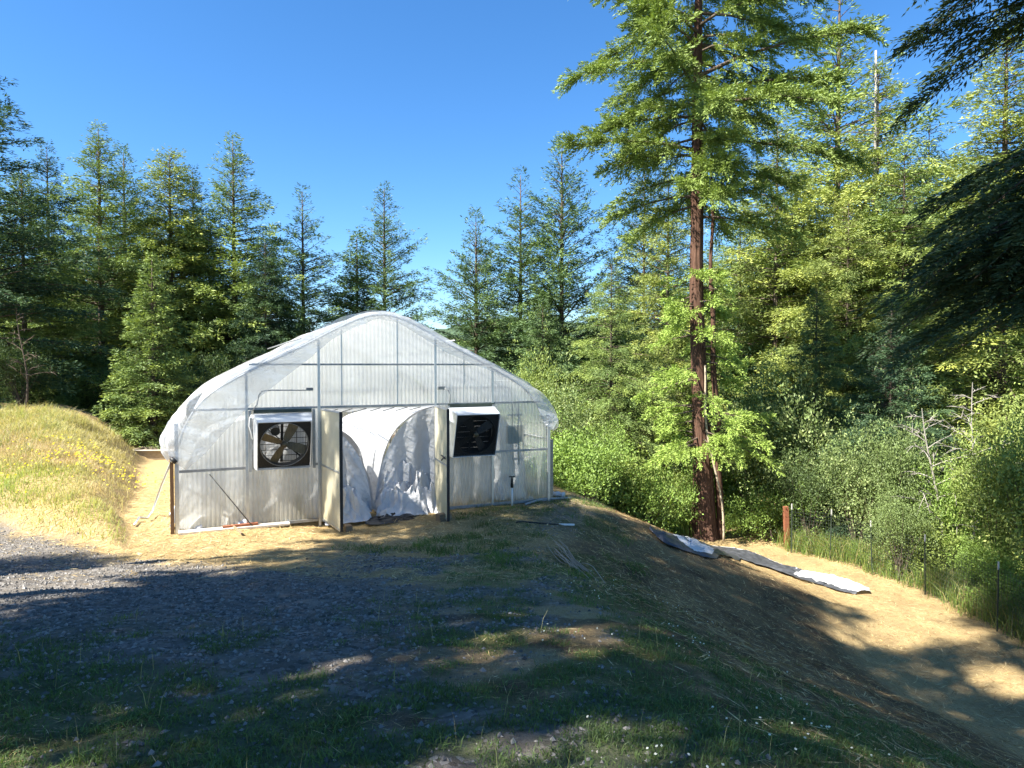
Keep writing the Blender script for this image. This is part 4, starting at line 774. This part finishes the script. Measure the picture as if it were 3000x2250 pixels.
# ------------------------------------------------------------------ exhaust fans
def fan(u, zc, label, blades_a, closed):
    o = empty('exhaust_fan', G(u, 0, zc), GANG); tag(o, label, 'exhaust fan', 'exhaust fans on the front wall'); w = .50; hT, hB = .47, -.50
    T = .012; rw = .455; vt, vb = -.46, -.20; rt_, rb = .345, -.515
    def quad(nm, p, mat):
        p = np.array(p, float); nrm = np.cross(p[1] - p[0], p[3] - p[0]); nrm /= np.linalg.norm(nrm); q = np.concatenate([p - nrm * T / 2, p + nrm * T / 2]); return MB().poly(q, [(3, 2, 1, 0), (4, 5, 6, 7), (0, 1, 5, 4), (1, 2, 6, 5), (2, 3, 7, 6), (3, 0, 4, 7)])
    h = quad('t', [(-w, -.03, hT), (w, -.03, hT), (rw, vt, rt_), (-rw, vt, rt_)], 0); b = quad('b', [(-w, -.03, hB), (-rw, vb, rb), (rw, vb, rb), (w, -.03, hB)], 0); h.poly(b.v, b.f)
    for s in (-1, 1):
        b = quad('s', [(s * w, -.032, hT - .012), (s * rw, vt, rt_ - .012), (s * rw, vb, rb + .012), (s * w, -.032, hB + .012)], 0); h.poly(b.v, b.f)
    h.build('hood', M['sheet'], o)
    # dark flange strip above the hood
    MB().box((0, -.035, hT + .045), (2 * w, .03, .06)).build('top_flange', M['green_metal'], o)
    # plate with the round opening lies just behind the tilted rim; fan works sit behind it
    ct = np.array([0, (vt + vb) / 2, (rt_ + rb) / 2]); eh = np.array([0, vt - vb, rt_ - rb]); hh_ = np.linalg.norm(eh) / 2; eh = eh / np.linalg.norm(eh); ed = np.array([0, eh[2], -eh[1]])
    def tp(x, d, h): return ct + np.array([x, 0, 0]) + ed * d + eh * h
    n = 64; a = np.linspace(0, 2 * math.pi, n, endpoint=False); r0 = .412; sq = []
    for t in a:
        c_, s_ = math.cos(t), math.sin(t); k = min((rw - .008) / max(abs(c_), 1e-6), (hh_ - .012) / max(abs(s_), 1e-6)); sq.append(tp(c_ * k, .05, s_ * k))
    ci = [tp(r0 * math.cos(t), .05, r0 * math.sin(t)) for t in a]; ci2 = [tp(r0 * .985 * math.cos(t), .17, r0 * .985 * math.sin(t)) for t in a]
    MB().poly(sq + ci + ci2, [(i, (i + 1) % n, n + (i + 1) % n, n + i) for i in range(n)] + [(n + i, n + (i + 1) % n, 2 * n + (i + 1) % n, 2 * n + i) for i in range(n)]).build('shroud', M['black'], o)
    MB().tube([tp(r0 * math.cos(t), .04, r0 * math.sin(t)) for t in np.linspace(0, 2 * math.pi, 65)], .008, 6, False).build('ring', M['black' if closed else 'steel_dull'], o, True)  # closed fan: ring coloured black to stand for the shade inside
    MB().tube([tp(0, .02, 0), tp(0, .14, 0)], .05, 14).build('hub', M['blade'], o, True)
    for t in blades_a:
        t = R(t); dx, dz = math.cos(t), math.sin(t); px_, pz_ = -dz, dx; pts = []
        for (rr, hw) in ((.05, .035), (.10, .055), (.20, .070), (.33, .080), (.395, .078)):
            for s in (-1, 1): pts.append(tp(dx * rr + px_ * hw * s, .10 + .03 * s, dz * rr + pz_ * hw * s))
        nn_ = len(pts); pts2 = [tuple(np.array(q) + ed * .006) for q in pts]; fs = []
        for i in range(0, nn_ - 2, 2): fs += [(i, i + 1, i + 3, i + 2), (nn_ + i, nn_ + i + 2, nn_ + i + 3, nn_ + i + 1), (i, i + 2, nn_ + i + 2, nn_ + i), (i + 1, nn_ + i + 1, nn_ + i + 3, i + 3)]
        fs += [(nn_ - 2, nn_ - 1, 2 * nn_ - 1, 2 * nn_ - 2)]; MB().poly(pts + pts2, fs).build('blade', M['black' if closed else 'blade'], o)  # closed fan: shade under the hood is put into the blade colour
    MB().tube([tp(-.15, .14, .22), tp(-.15, .30, .22)], .08, 14).build('motor', M['cast'], o)
    st = MB(); st.bar(tp(-.03, .25, -.42), tp(-.03, .25, .42), .045, .025, (0, 1, 0)); st.bar(tp(.02, .22, -.04), tp(.3, .22, -.32), .03, .02, (0, 1, 0)); st.bar(tp(-.07, .22, .04), tp(-.34, .22, .30), .018, .018, (0, 1, 0)); st.build('strut', M['cast'], o)
    # wire guard just inside the hood mouth
    gd = MB()
    for i in range(1, 19):
        x_ = -rw + 2 * rw * i / 19; gd.bar((x_, vt + .03, rt_ - .02), (x_, vb + .03, rb + .02), .0022, .0022)
    for i in range(1, 40):
        k = i / 40; gd.bar((-rw + .01, vt + .03 + (vb - vt - .03) * k, rt_ - .02 + (rb - rt_ + .04) * k), (rw - .01, vt + .03 + (vb - vt - .03) * k, rt_ - .02 + (rb - rt_ + .04) * k), .0022, .0022)
    gd.build('wire_guard', M['black'], o)
    if closed:
        sh = MB()
        for i in range(9): sh.box((0, .22, -.44 + i * .11), (.98, .012, .106), [[1, 0, 0], [0, .995, -.1], [0, .1, .995]])
        sh.build('shutter', M['black'], o); sd_ = MB()
        for s in (-1, 1): sd_.box((s * .495, .1, -.015), (.012, .25, 1.0)); sd_.box((0, .1, s * .495 - .015), (.975, .25, .012))
        sd_.build('fan_box', M['black'], o)
    else:
        sh = MB()
        for i in range(9): sh.box((0, .16, -.42 + i * .105), (.92, .010, .010))
        for x_ in (-.3, .25, .42): sh.box((x_, .17, -.015), (.012, .010, .94))
        sh.build('shutter_frame', M['cast'], o)
    return o
fan(1.77, 1.555, 'left exhaust fan with white light showing through its blades', (66, 158, 243, 338), False)
fan(5.42, 1.575, 'right exhaust fan, black inside with blades blackened as shade, shutters closed', (35, 125, 215, 300), True)
# cord to the left fan and white hose
MB().tube([(0.79, -.03, 0)] * 1 + [G(*p) - np.array([0, 0, 0]) for p in ()] or [(0, 0, 0), (0, 0, 1)], .01) if False else None
cd = MB().tube([G(u, -.05, z) for u, z in ((2.30, 2.44), (1.6, 2.45), (1.42, 2.44), (1.36, 2.36), (1.33, 2.2), (1.25, 2.08))], .011, 7).build('power_cord', M['conduit'], None, True); tag(cd, 'grey conduit bending down to the left fan', 'conduit')
cd = MB().tube([G(u, -.06 - .05 * s, z) for u, z, s in ((1.24, 2.02, 0), (1.20, 1.95, 1), (1.19, 1.82, 1.4), (1.22, 1.70, 1.2), (1.235, 1.6, 1), (1.25, 1.585, .6))], .009, 7).build('power_cord', M['pvc'], None, True); tag(cd, 'thin white cable loop beside the left fan', 'cable')
# conduit run above the header and down to the boxes
cr = MB().tube([G(u, .07, z) for u, z in ((2.45, 2.40), (4.5, 2.43), (6.20, 2.445), (6.31, 2.42), (6.35, 2.33), (6.37, 2.12), (6.40, .80))], .013, 8).build('conduit', M['conduit'], None, True); tag(cr, 'grey conduit running along the gable and down to the boxes', 'conduit')
cr = MB().tube([G(6.52, .07, ZH - .03), G(6.52, .07, .80)], .014, 8).build('conduit', M['conduit'], None, True); tag(cr, 'straight grey conduit on the right of the electrical box', 'conduit')
b = MB().box(G(4.78, -.03, 2.445), (.14, .05, .06), [[GE[0], GN[0], 0], [GE[1], GN[1], 0], [0, 0, 1]]).build('junction_box', M['grey_box']); tag(b, 'small junction box above the right fan', 'junction box', 'junction boxes on the gable')
b = MB().box(G(2.24, -.03, 2.46), (.12, .05, .05), [[GE[0], GN[0], 0], [GE[1], GN[1], 0], [0, 0, 1]]).build('junction_box', M['grey_box']); tag(b, 'small junction box above the left fan', 'junction box', 'junction boxes on the gable')
wr = MB().tube([G(u, -.05, z) for u, z in ((4.84, 2.44), (4.92, 2.40), (4.96, 2.3), (4.95, 2.14))], .011, 7).build('power_cord', M['conduit'], None, True); tag(wr, 'short curved cord dropping to the right fan', 'cable')
eb = empty('electrical_box', G(6.44, .092, 1.43), GANG); tag(eb, 'grey electrical boxes on struts seen through the right panel', 'electrical box')
MB().box((-.06, 0, 0), (.24, .10, .38)).build('enclosure', M['grey_box'], eb); MB().box((.13, 0, .02), (.12, .09, .35)).build('enclosure', M['grey_box'], eb)
for z in (.42, -.52): MB().box((0, -.005, z), (.34, .03, .035)).build('strut', M['steel_dull'], eb)
MB().tube([(.2, 0, -.02), (.25, 0, -.02)], .03, 8).build('handle', M['cast'], eb)

# ------------------------------------------------------------------ white blackout tunnels inside
def tunnel(uc, hw, ht, y0, y1, seed, label, drape):
    o = empty('blackout_tunnel', G(uc, y0, 0), GANG); tag(o, label, 'blackout cover', 'white blackout tunnels inside the greenhouse')
    na = 90; a = np.linspace(0, math.pi, na); yv = np.linspace(0, y1 - y0, 150); A, Yg = np.meshgrid(a, yv)
    rib = np.abs(((Yg / 1.15) % 1) - .5) * 2; sag = .07 * (1 - rib ** 1.5)
    cu = -np.cos(A); su = np.sin(A); U = hw * np.sign(cu) * np.abs(cu) ** .80; Z = ht * su ** .72
    fold = (fbm(Yg * 2.6 + A * 1.4, A * 2.2, seed, 4) - .5) * .24 + (fbm(Yg * 7, A * 2.0, seed + 1, 3) - .5) * .05
    k = 1 - sag * (1 - .3 * su) + fold * .35; tp_ = 1 - .034 * Yg; flare = 1 + .10 * np.exp(-Z / .22) * (.4 + 1.2 * fbm(Yg * 3, A * 0, seed + 2))
    U = U * k * flare; Z = np.maximum(Z * tp_ * (1 - sag * .8) + fold * .25 * (Z > .05), .0) + .01
    gridmesh('cover', np.stack([U, Yg, Z], -1), M['white'], o)
    return o
tR = tunnel(5.28, 1.64, 2.06, .62, 8.3, 400, 'right white blackout tunnel with draped open end seen through the door', True)
tL = tunnel(1.72, 1.72, 1.95, .40, 8.3, 420, 'left white blackout tunnel behind the left fan', False)
def curtain(o, hw, ht, seed, u_from, u_to, gather, parent_name='end_curtain', depth=.16):
    nu, nz = 120, 60; s = np.linspace(0, 1, nu); k = np.linspace(0, 1, nz); S, K = np.meshgrid(s, k); U = u_from + (u_to - u_from) * S; top = ht * np.clip(1 - np.abs(U / hw) ** 2.6, 0, 1) ** .5
    Z = top * (1 - K) + .03 * K
    fl = np.sin(S * gather * 6.28 + 1.8 * fbm(S * 4, K * 1.2, seed)) * depth * (.15 + .85 * K ** .7) * .5 + (fbm(S * 9, K * 3, seed + 1) - .5) * .22 * K + (fbm(S * 22, K * 9, seed + 3) - .5) * .05
    Y = -.03 - .10 * K + fl - .16 * sst(.75, 1.0, K); U = U + .05 * np.sin(K * 3 + S * 9) * K
    gridmesh(parent_name, np.stack([U, Y, Z], -1), M['white'], o)
curtain(tR, 1.70, 2.07, 431, -1.69, 1.66, 7, depth=.22); curtain(tL, 1.74, 1.92, 441, -1.72, 1.74, 5, depth=.16)
# crumpled heap and black liner at the foot of the right tunnel
def heap(name, pts, seed, mat, hgt, label, fq=1.0):
    (u0, u1, y0, y1) = pts; nu, nv = 130, 80; U, V = np.meshgrid(np.linspace(u0, u1, nu), np.linspace(y0, y1, nv)); a = (U - u0) / (u1 - u0); b = (V - y0) / (y1 - y0)
    env = (np.clip(4 * a * (1 - a), 0, 1) ** .5) * (sst(0, .45, b)); w1 = fbm(U * 2, V * 2, seed + 9) * 2.2; rid = 1 - np.abs(fbm(U * 2.6 * fq + w1, V * 4.2 * fq - w1, seed, 2) - .5) * 4.2; rid2 = np.abs(fbm(U * 7 * fq + w1, V * 7 * fq, seed + 3, 2) - .5) * 1.6
    Z = hgt * env * np.clip(.45 + .6 * rid - .5 * rid2, 0.04, 1.3); U2 = U + (fbm(U * 5, V * 5, seed + 5) - .5) * .28; V2 = V + (fbm(U * 5, V * 5, seed + 7) - .5) * .24
    o = gridmesh(name, np.stack([U2, V2, Z], -1), M[mat], None, True); o.location = tuple(GA + np.array([0, 0, -.05])); o.rotation_euler = (0, 0, GANG); return o
h1 = heap('crumpled_sheet', (3.55, 4.80, -.30, .62), 451, 'white', 1.0, ''); tag(h1, 'crumpled white sheet heaped inside the doorway at right', 'plastic sheet', 'crumpled sheets in the doorway')
h2 = heap('crumpled_sheet', (2.50, 3.36, -.25, .50), 461, 'white', .66, ''); tag(h2, 'crumpled white sheet bunched behind the left door leaf', 'plastic sheet', 'crumpled sheets in the doorway')
h3 = heap('black_liner', (3.20, 4.60, -.52, -.05), 471, 'black_sheet', .10, '', .6); tag(h3, 'shiny black liner lying at the doorway under the white sheet', 'plastic sheet')
rf = MB()
for i in range(9): rf.tube([G(2.5 + i * .27, .1, 2.07), G(2.5 + i * .27 - .12, .55, 1.98)], .008, 5)
rb_ = rf.build('curtain_hooks', M['cast']); tag(rb_, 'row of dark ties under the door header', 'ties')
P = np.stack([G(2.45 + 2.2 * s, .10 + .45 * t, 2.085 - .09 * t - .02 * math.sin(s * 9 * math.pi) ** 2 * (t > .1) * t) for s in np.linspace(0, 1, 60) for t in np.linspace(0, 1, 6)]).reshape(60, 6, 3)
vf = gridmesh('rolled_curtain', P, M['flap']); tag(vf, 'clear plastic curtain rolled up under the door header', 'curtain')

# ------------------------------------------------------------------ small things by the greenhouse
def on(px, py): return gpt(px, py)
def rotz(a): return [[math.cos(a), -math.sin(a), 0], [math.sin(a), math.cos(a), 0], [0, 0, 1]]
def block(px, py, dims, rz, label, grp=None, mat='block', name='wood_block', cat='wood block'):
    p = on(px, py); o = MB().box((0, 0, dims[2] / 2 - .01), dims).build(name, M[mat]); o.location = (p[0], p[1], hz(p[0], p[1])); o.rotation_euler = (0, 0, rz); tag(o, label, cat, grp)
    bv = o.modifiers.new('edge', 'BEVEL'); bv.width = .006; bv.segments = 2; return o
block(1020, 1556, (.12, .18, .12), R(25), 'wooden block propping the left door open', 'wooden door stops')
block(1300, 1524, (.26, .16, .14), R(35), 'wooden block propping the right door open', 'wooden door stops')
# planks at the left foot
a = on(522, 1568); b = on(848, 1545); pl = MB().bar((a[0], a[1], .035), (b[0], b[1], .02), .20, .035).build('plank', M['plank']); tag(pl, 'long pale plank lying along the left wall foot', 'plank', 'planks at the wall foot')
a = G(.74, -.10, .06); b = G(1.32, -.09, .07); pl = MB().bar(a, b, .08, .035).build('plank', M['redwood_board']); tag(pl, 'short red brown board lying behind the pale plank', 'plank', 'planks at the wall foot')
q = [on(674, 1546), on(708, 1572)]; st = MB().bar(q[0] + np.array([0, 0, .09]), q[1] + np.array([0, 0, .05]), .03, .02).build('dark_sliver', M['block']); tag(st, 'short dark stick lying across the pale plank', 'sliver')  # short dark bar laid across the pale plank
(u1, z1), (u2, z2) = wall(614, 1389, .03), wall(739, 1545, .12); rd = MB().tube([G(u1, -.045, z1), G(u2, -.14, z2 + .03)], .009, 8).build('metal_rod', M['cast'], None, True); tag(rd, 'thin dark rod leaning against the left front panel', 'rod')
# crank pipe of the roll-up side
c0 = G(-.03, -.10, 1.30); c1 = on(448, 1512); c2 = on(432, 1530); c3 = on(408, 1528); c4 = on(394, 1546)
ck = empty('side_crank', c0); tag(ck, 'bent steel crank pipe leaning from the left corner to the mound', 'crank')
pts = [c0, c0 * .5 + c1 * .5 + np.array([0, 0, .1]), c1 + np.array([0, 0, .12]), c2 + np.array([0, 0, .08]), c3 + np.array([0, 0, .08]), c4 + np.array([0, 0, .05])]
MB().tube(np.array(smooth := [p - c0 for p in pts]), .019, 9).build('pipe', M['galv'], ck, True); MB().tube([(-.02, 0, .02), (.06, .0, -.06)], .035, 9).build('gear', M['rubber'], ck, True)
# faucet
p = on(1500, 1482); fz = hz(p[0], p[1]); fc = empty('garden_tap', (p[0], p[1], fz)); tag(fc, 'yard hydrant standpipe with black handle before the right panel', 'hydrant')
MB().tube([(0, 0, -.05), (0, 0, .40)], .022, 9).build('standpipe', M['pvc'], fc, True); MB().tube([(.0, 0, .38), (0, 0, .45), (0, 0, .54), (0, 0, .60)], [.03, .034, .026, .012], 9).build('head', M['cast'], fc, True); MB().tube([(0, 0, .50), (.0, -.08, .46)], .02, 8).build('spout', M['cast'], fc, True); MB().box((0, 0, .61), (.13, .03, .022)).build('handle', M['cast'], fc)
# pvc pipe, plastic scraps, bundle
a, b, c_ = on(1538, 1482), on(1590, 1470), on(1672, 1464); pp = MB().tube([a + np.array([0, 0, .03]), (a + b) / 2 + np.array([0, 0, .05]), b + np.array([0, 0, .06]), c_ + np.array([0, 0, .04])], .026, 9).build('pipe', M['conduit'], None, True); tag(pp, 'grey pipe lying on the ground by the right corner', 'pipe')
p = on(1531, 1463); sc_ = heap('plastic_scrap', (-.22, .22, -.14, .14), 481, 'white', .22, ''); sc_.location = (p[0], p[1], hz(p[0], p[1]) - .02); tag(sc_, 'crumpled white plastic scrap at the foot of the right panel', 'plastic scrap')
p0, p1 = on(1612, 1454), on(1652, 1458); k = np.linspace(0, 1, 10); ro = MB().tube(p0 + (p1 - p0) * k[:, None] + np.array([0, 0, .06]), .06 + .012 * np.sin(k * 14), 10).build('plastic_roll', M['white'], None, True); tag(ro, 'rolled white plastic lying outside the right corner', 'plastic roll')
p = on(1652, 1538); block(1652, 1538, (.40, .05, .03), R(-4), 'small white slat lying on the shaded ground', None, 'pvc', 'slat', 'slat')
a, b = on(1512, 1532), on(1636, 1538); k = np.linspace(0, 1, 12); hs = MB().tube(np.stack([a[0] + (b[0] - a[0]) * k, a[1] + (b[1] - a[1]) * k + .02 * np.sin(k * 7), H(a[0] + (b[0] - a[0]) * k, a[1] + (b[1] - a[1]) * k) + .012], 1), .014, 7).build('hose', M['rubber'], None, True); tag(hs, 'black hose lying on the ground beside the white slat', 'hose')
# spring clamp on the right door
u_, z_ = wall(1305, 1352); v = np.array([math.cos(R(-71.6)), math.sin(R(-71.6)), 0]); H0 = G(4.645, -.045, 0); nrm = np.array([-v[1], v[0], 0]) * -1
cp = empty('spring_clamp', H0 + v * .95 + nrm * .035 + np.array([0, 0, 1.19]), R(-71.6)); tag(cp, 'black spring clamp gripping the right door', 'clamp')
MB().bar((-.01, 0, 0), (.10, 0, .018), .02, .016).bar((-.01, 0, 0), (.10, 0, -.018), .02, .016).build('jaws', M['rubber'], cp); MB().bar((-.01, 0, 0), (-.24, 0, .01), .02, .016).bar((-.01, 0, 0), (-.22, 0, -.085), .02, .016).build('handles', M['rubber'], cp)
# weed growing by the left panel
def weed(px, py, h, seed, label, c=(.10, .14, .05), n=160, name='weed'):
    r = np.random.default_rng(seed); p = on(px, py); e = empty(name, (p[0], p[1], hz(p[0], p[1]))); tag(e, label, 'weed'); mb = MB(); Vs = []
    for i in range(5):
        az = r.random() * 6.28; q = np.linspace(0, 1, 6); L = h * r.uniform(.6, 1); S = np.stack([.12 * h * math.cos(az) * q ** 1.5, .12 * h * math.sin(az) * q ** 1.5, L * q], 1); mb.tube(S, .005 * (1 - q * .7), 5, False)
        t = r.uniform(.25, 1, n // 5); B = np.stack([np.interp(t, q, S[:, j]) for j in range(3)], 1); D = unit(r.normal(0, .7, (len(t), 3)) + np.array([0, 0, .6])); V, f = cards(B, D, unit(r.normal(0, 1, (len(t), 3)) + np.array([0, 0, .5])), r.uniform(.03, .07, len(t)), r.uniform(.012, .022, len(t))); Vs.append(V)
    V = np.concatenate(Vs); o = link('leaves', npmesh('leaves', V, [np.arange(len(V)).reshape(-1, 4)], np.repeat(r.uniform(.7, 1.2, len(V) // 4), 4)), M['broad'], e); o.color = (*c, 1); mb.build('stems', M['bark'], e)
weed(876, 1538, .62, 501, 'tall leafy weed growing against the left front panel')
weed(1405, 1478, .34, 502, 'thin grassy weed at the foot of the right panel', (.2, .2, .08), 60)
# dead stalks lying on the slope
pa, pb = on(1622, 1585), on(1745, 1712); r = np.random.default_rng(9); mb = MB()
for i in range(26):
    s0 = r.uniform(0, .4); s1 = s0 + r.uniform(.35, .6); k = np.linspace(s0, min(1, s1), 6); P = pa + (pb - pa) * k[:, None] + r.normal(0, .10, 3) * np.array([1, .5, 0]); P[:, 2] = H(P[:, 0], P[:, 1]) + .03 + .10 * np.sin((k - s0) / (s1 - s0) * 3.1) * r.random(); mb.tube(P, .005, 4, False)
ds = mb.build('dead_stalks', M['lumber']); tag(ds, 'bundle of dry pale stalks lying on the shaded slope', 'dead plant')

# ------------------------------------------------------------------ tarp on the bank
def tarp():
    line = [on(*q) for q in ((1905, 1556), (1960, 1590), (2040, 1604), (2120, 1612), (2200, 1640), (2290, 1672), (2370, 1694), (2450, 1714), (2530, 1742))]; line = np.array(line)
    n = 150; k = np.linspace(0, len(line) - 1, n); C = np.stack([np.interp(k, np.arange(len(line)), line[:, i]) for i in range(2)], 1); T = unit(np.gradient(C, axis=0)); S = np.stack([-T[:, 1], T[:, 0]], 1)
    q = k / (len(line) - 1); wd = np.interp(q, [0, .1, .3, .45, .62, .8, .95, 1], [.12, .5, 1.0, 1.25, .65, 1.2, 1.0, .45]); m = 26; t = np.linspace(-.5, .5, m)
    X = C[:, 0][:, None] + S[:, 0][:, None] * wd[:, None] * t; Y = C[:, 1][:, None] + S[:, 1][:, None] * wd[:, None] * t
    hh = (1 - np.abs(fbm(X * 4, Y * 4, 601, 4) - .5) * 3.0); env = np.clip(1 - (2 * t[None] ) ** 4, 0, 1)
    Z = H(X, Y, False) + .045 + .085 * env * np.clip(hh, 0, 1) * (.6 + .5 * np.sin(q * 17)[:, None] ** 2) + (fbm(X * 11, Y * 11, 605, 3) - .5) * .05 + .05 * (fbm(X * .8, Y * .8, 1) - .5)
    white = np.zeros((n - 1, m - 1), int); Q, Tt = np.meshgrid(q[:-1], t[:-1], indexing='ij'); nz = (fbm(Q * 9, Tt * 2 + 3, 607) - .5) * .5
    grey = ((Q > .26) & (Q < .70) & (Tt + nz * .6 < .34)) | (Q < .18) | (Tt - .0 < -.36 + nz * .25)
    return np.stack([X, Y, Z], -1), grey
P, grey = tarp(); mi = np.where(grey, 1, 0)
tp = empty('tarp', P[75, 13]); tag(tp, 'crumpled white and grey plastic tarp strip lying on the bank', 'tarp')
def sub(name, mask, mat):
    a, b = P.shape[:2]; i = np.arange((a - 1) * (b - 1)); k = (i // (b - 1)) * b + i % (b - 1); f = np.stack([k, k + 1, k + b + 1, k + b], 1)[mask.ravel()]; us, inv = np.unique(f, return_inverse=True)
    link(name, npmesh(name, (P.reshape(-1, 3) - P[75, 13])[us], [inv.reshape(f.shape)], None, True), mat, tp)
sub('white_side', ~grey, M['white']); sub('grey_underside', grey, M['grey_sheet'])

# ------------------------------------------------------------------ fences
def wire_fence():
    e = empty('wire_fence', (FP[2][0], FP[2][1], 0)); tag(e, 'green wire mesh fence on thin steel posts along the wood edge', 'fence'); base = np.array([FP[2][0], FP[2][1], 0])
    pts = [np.array([p[0], p[1], hz(p[0], p[1])]) - base for p in FP]; leans = [(.0, 0), (.03, .0), (-.06, 0), (-.03, 0), (.0, 0), (0, 0)]
    for p, l in zip(pts, leans):
        mb = MB(); mb.bar(p + np.array([0, 0, -.1]), p + np.array([l[0], l[1], 1.28]), .026, .016, (0, 1, 0)); po = mb.build('post', M['green_metal'], e)
        MB().bar(p + np.array([l[0], l[1], 1.2802]), p + np.array([l[0], l[1], 1.45]), .028, .018, (0, 1, 0)).build('cap', M['white_cap'], po)
    mb = MB()
    for a, b in zip(pts[:-1], pts[1:]):
        L = np.linalg.norm(b - a); n = int(L / .075)
        for i in range(14):
            z = .08 + i * .095; mb.bar(a + np.array([0, .012, z]), b + np.array([0, .012, z]), .004, .004)
        for i in range(n):
            q = a + (b - a) * (i + .5) / n + np.array([0, .014, 0]); mb.bar(q + np.array([0, 0, .06]), q + np.array([0, 0, 1.32]), .0035, .0035)
    mb.build('wire_mesh', M['green_metal'], e)
wire_fence()
x_, y_ = (2312 - 1500) / F * 20.0, 20.0; bp = MB().bar((0, 0, -.1), (-.06, 0, 1.25), .13, .13, (0, 1, 0)).build('wood_post', M['redwood_board']); bp.location = (x_, y_, hz(x_, y_)); tag(bp, 'red brown wooden post leaning at the end of the wire fence', 'post')
x_, y_ = (2178 - 1500) / F * 22.0, 22.0; bp = MB().bar((0, 0, -.1), (.0, 0, 1.5), .035, .025, (0, 1, 0)).build('fence_post', M['green_metal']); bp.location = (x_, y_, hz(x_, y_)); tag(bp, 'lone thin green steel post right of the redwood', 'post')
def white_fence():
    e = empty('panel_fence', (-7, 28, -1.3)); tag(e, 'dusty white ribbed panel fence with a red brown rail behind the greenhouse', 'fence'); n = 40
    for k in range(6):
        x0 = -8.6 + k * 3.0; u = np.linspace(0, 2.96, 200); rib = .03 * (np.abs(((u / .2) % 1) - .5) < .1); Pq = np.stack([np.broadcast_to(x0 + u, (2, 200)), np.broadcast_to(-rib, (2, 200)), np.array([[.05], [1.5]]) + 0 * u], -1)
        gridmesh('fence_panel', Pq, M['whitefence'], e, False); MB().box((x0 + 1.48, -.08, 1.22), (2.98, .08, .09)).build('rail', M['redwood_board'], e); MB().box((x0 - .02, -.09, .72), (.1, .1, 1.5)).build('post', M['lumber'], e)
white_fence()
rb = empty('raised_bed', (-11.05, 20.9, hz(-11.05, 20.9))); rb.rotation_euler = (0, 0, R(4)); tag(rb, 'low wooden raised bed between the mound and the greenhouse', 'raised bed')
for c_, d_ in (((0, -.45, .14), (1.6, .05, .28)), ((0, .45, .14), (1.6, .05, .28)), ((-.775, 0, .14), (.05, .845, .27)), ((.775, 0, .14), (.05, .845, .27))): MB().box(c_, d_).build('board', M['lumber'], rb)
MB().box((0, 0, .11), (1.49, .84, .2)).build('soil', plain('dry_soil', (.22, .17, .12), .95, 0, .3, 8, .5), rb); MB().box((.0, -.53, .285), (1.3, .10, .02)).build('ledge', M['plank'], rb)

# ------------------------------------------------------------------ light, sky, camera
EL = R(48); AZ = math.atan2(-.86, -.51)
S = np.array([math.sin(AZ) * math.cos(EL), math.cos(AZ) * math.cos(EL), math.sin(EL)])
sl = bpy.data.lights.new('sun', 'SUN'); sl.energy = 5.0; sl.angle = R(.5); sl.color = (1, .95, .86); so = bpy.data.objects.new('sun', sl); col.objects.link(so); so.rotation_euler = Vector(S).to_track_quat('Z', 'Y').to_euler()
w = bpy.data.worlds.new('World'); sc.world = w; w.use_nodes = True; nt = w.node_tree; bg = nt.nodes['Background']; sk = nt.nodes.new('ShaderNodeTexSky'); sk.sky_type = 'NISHITA'; sk.sun_disc = False; sk.sun_elevation = EL; sk.sun_rotation = AZ; sk.air_density = 1.0; sk.dust_density = .1; sk.ozone_density = 7.0
hs = nt.nodes.new('ShaderNodeHueSaturation'); hs.inputs['Saturation'].default_value = 1.16; nt.links.new(sk.outputs[0], hs.inputs['Color']); nt.links.new(hs.outputs[0], bg.inputs[0]); bg.inputs[1].default_value = .070
cam = bpy.data.cameras.new('camera'); co = bpy.data.objects.new('camera', cam); col.objects.link(co); co.location = (0, 0, CH); co.rotation_euler = (math.pi / 2 - TH, 0, 0); cam.sensor_width = 36; cam.lens = 36 * F / 3000; cam.clip_end = 2000; sc.camera = co
sc.view_settings.view_transform = 'Standard'; sc.view_settings.look = 'None'; sc.view_settings.exposure = 1.85; sc.view_settings.gamma = 1
sc.cycles.use_denoising = True; sc.cycles.max_bounces = 8; sc.cycles.transparent_max_bounces = 16; sc.cycles.diffuse_bounces = 3; sc.cycles.transmission_bounces = 6
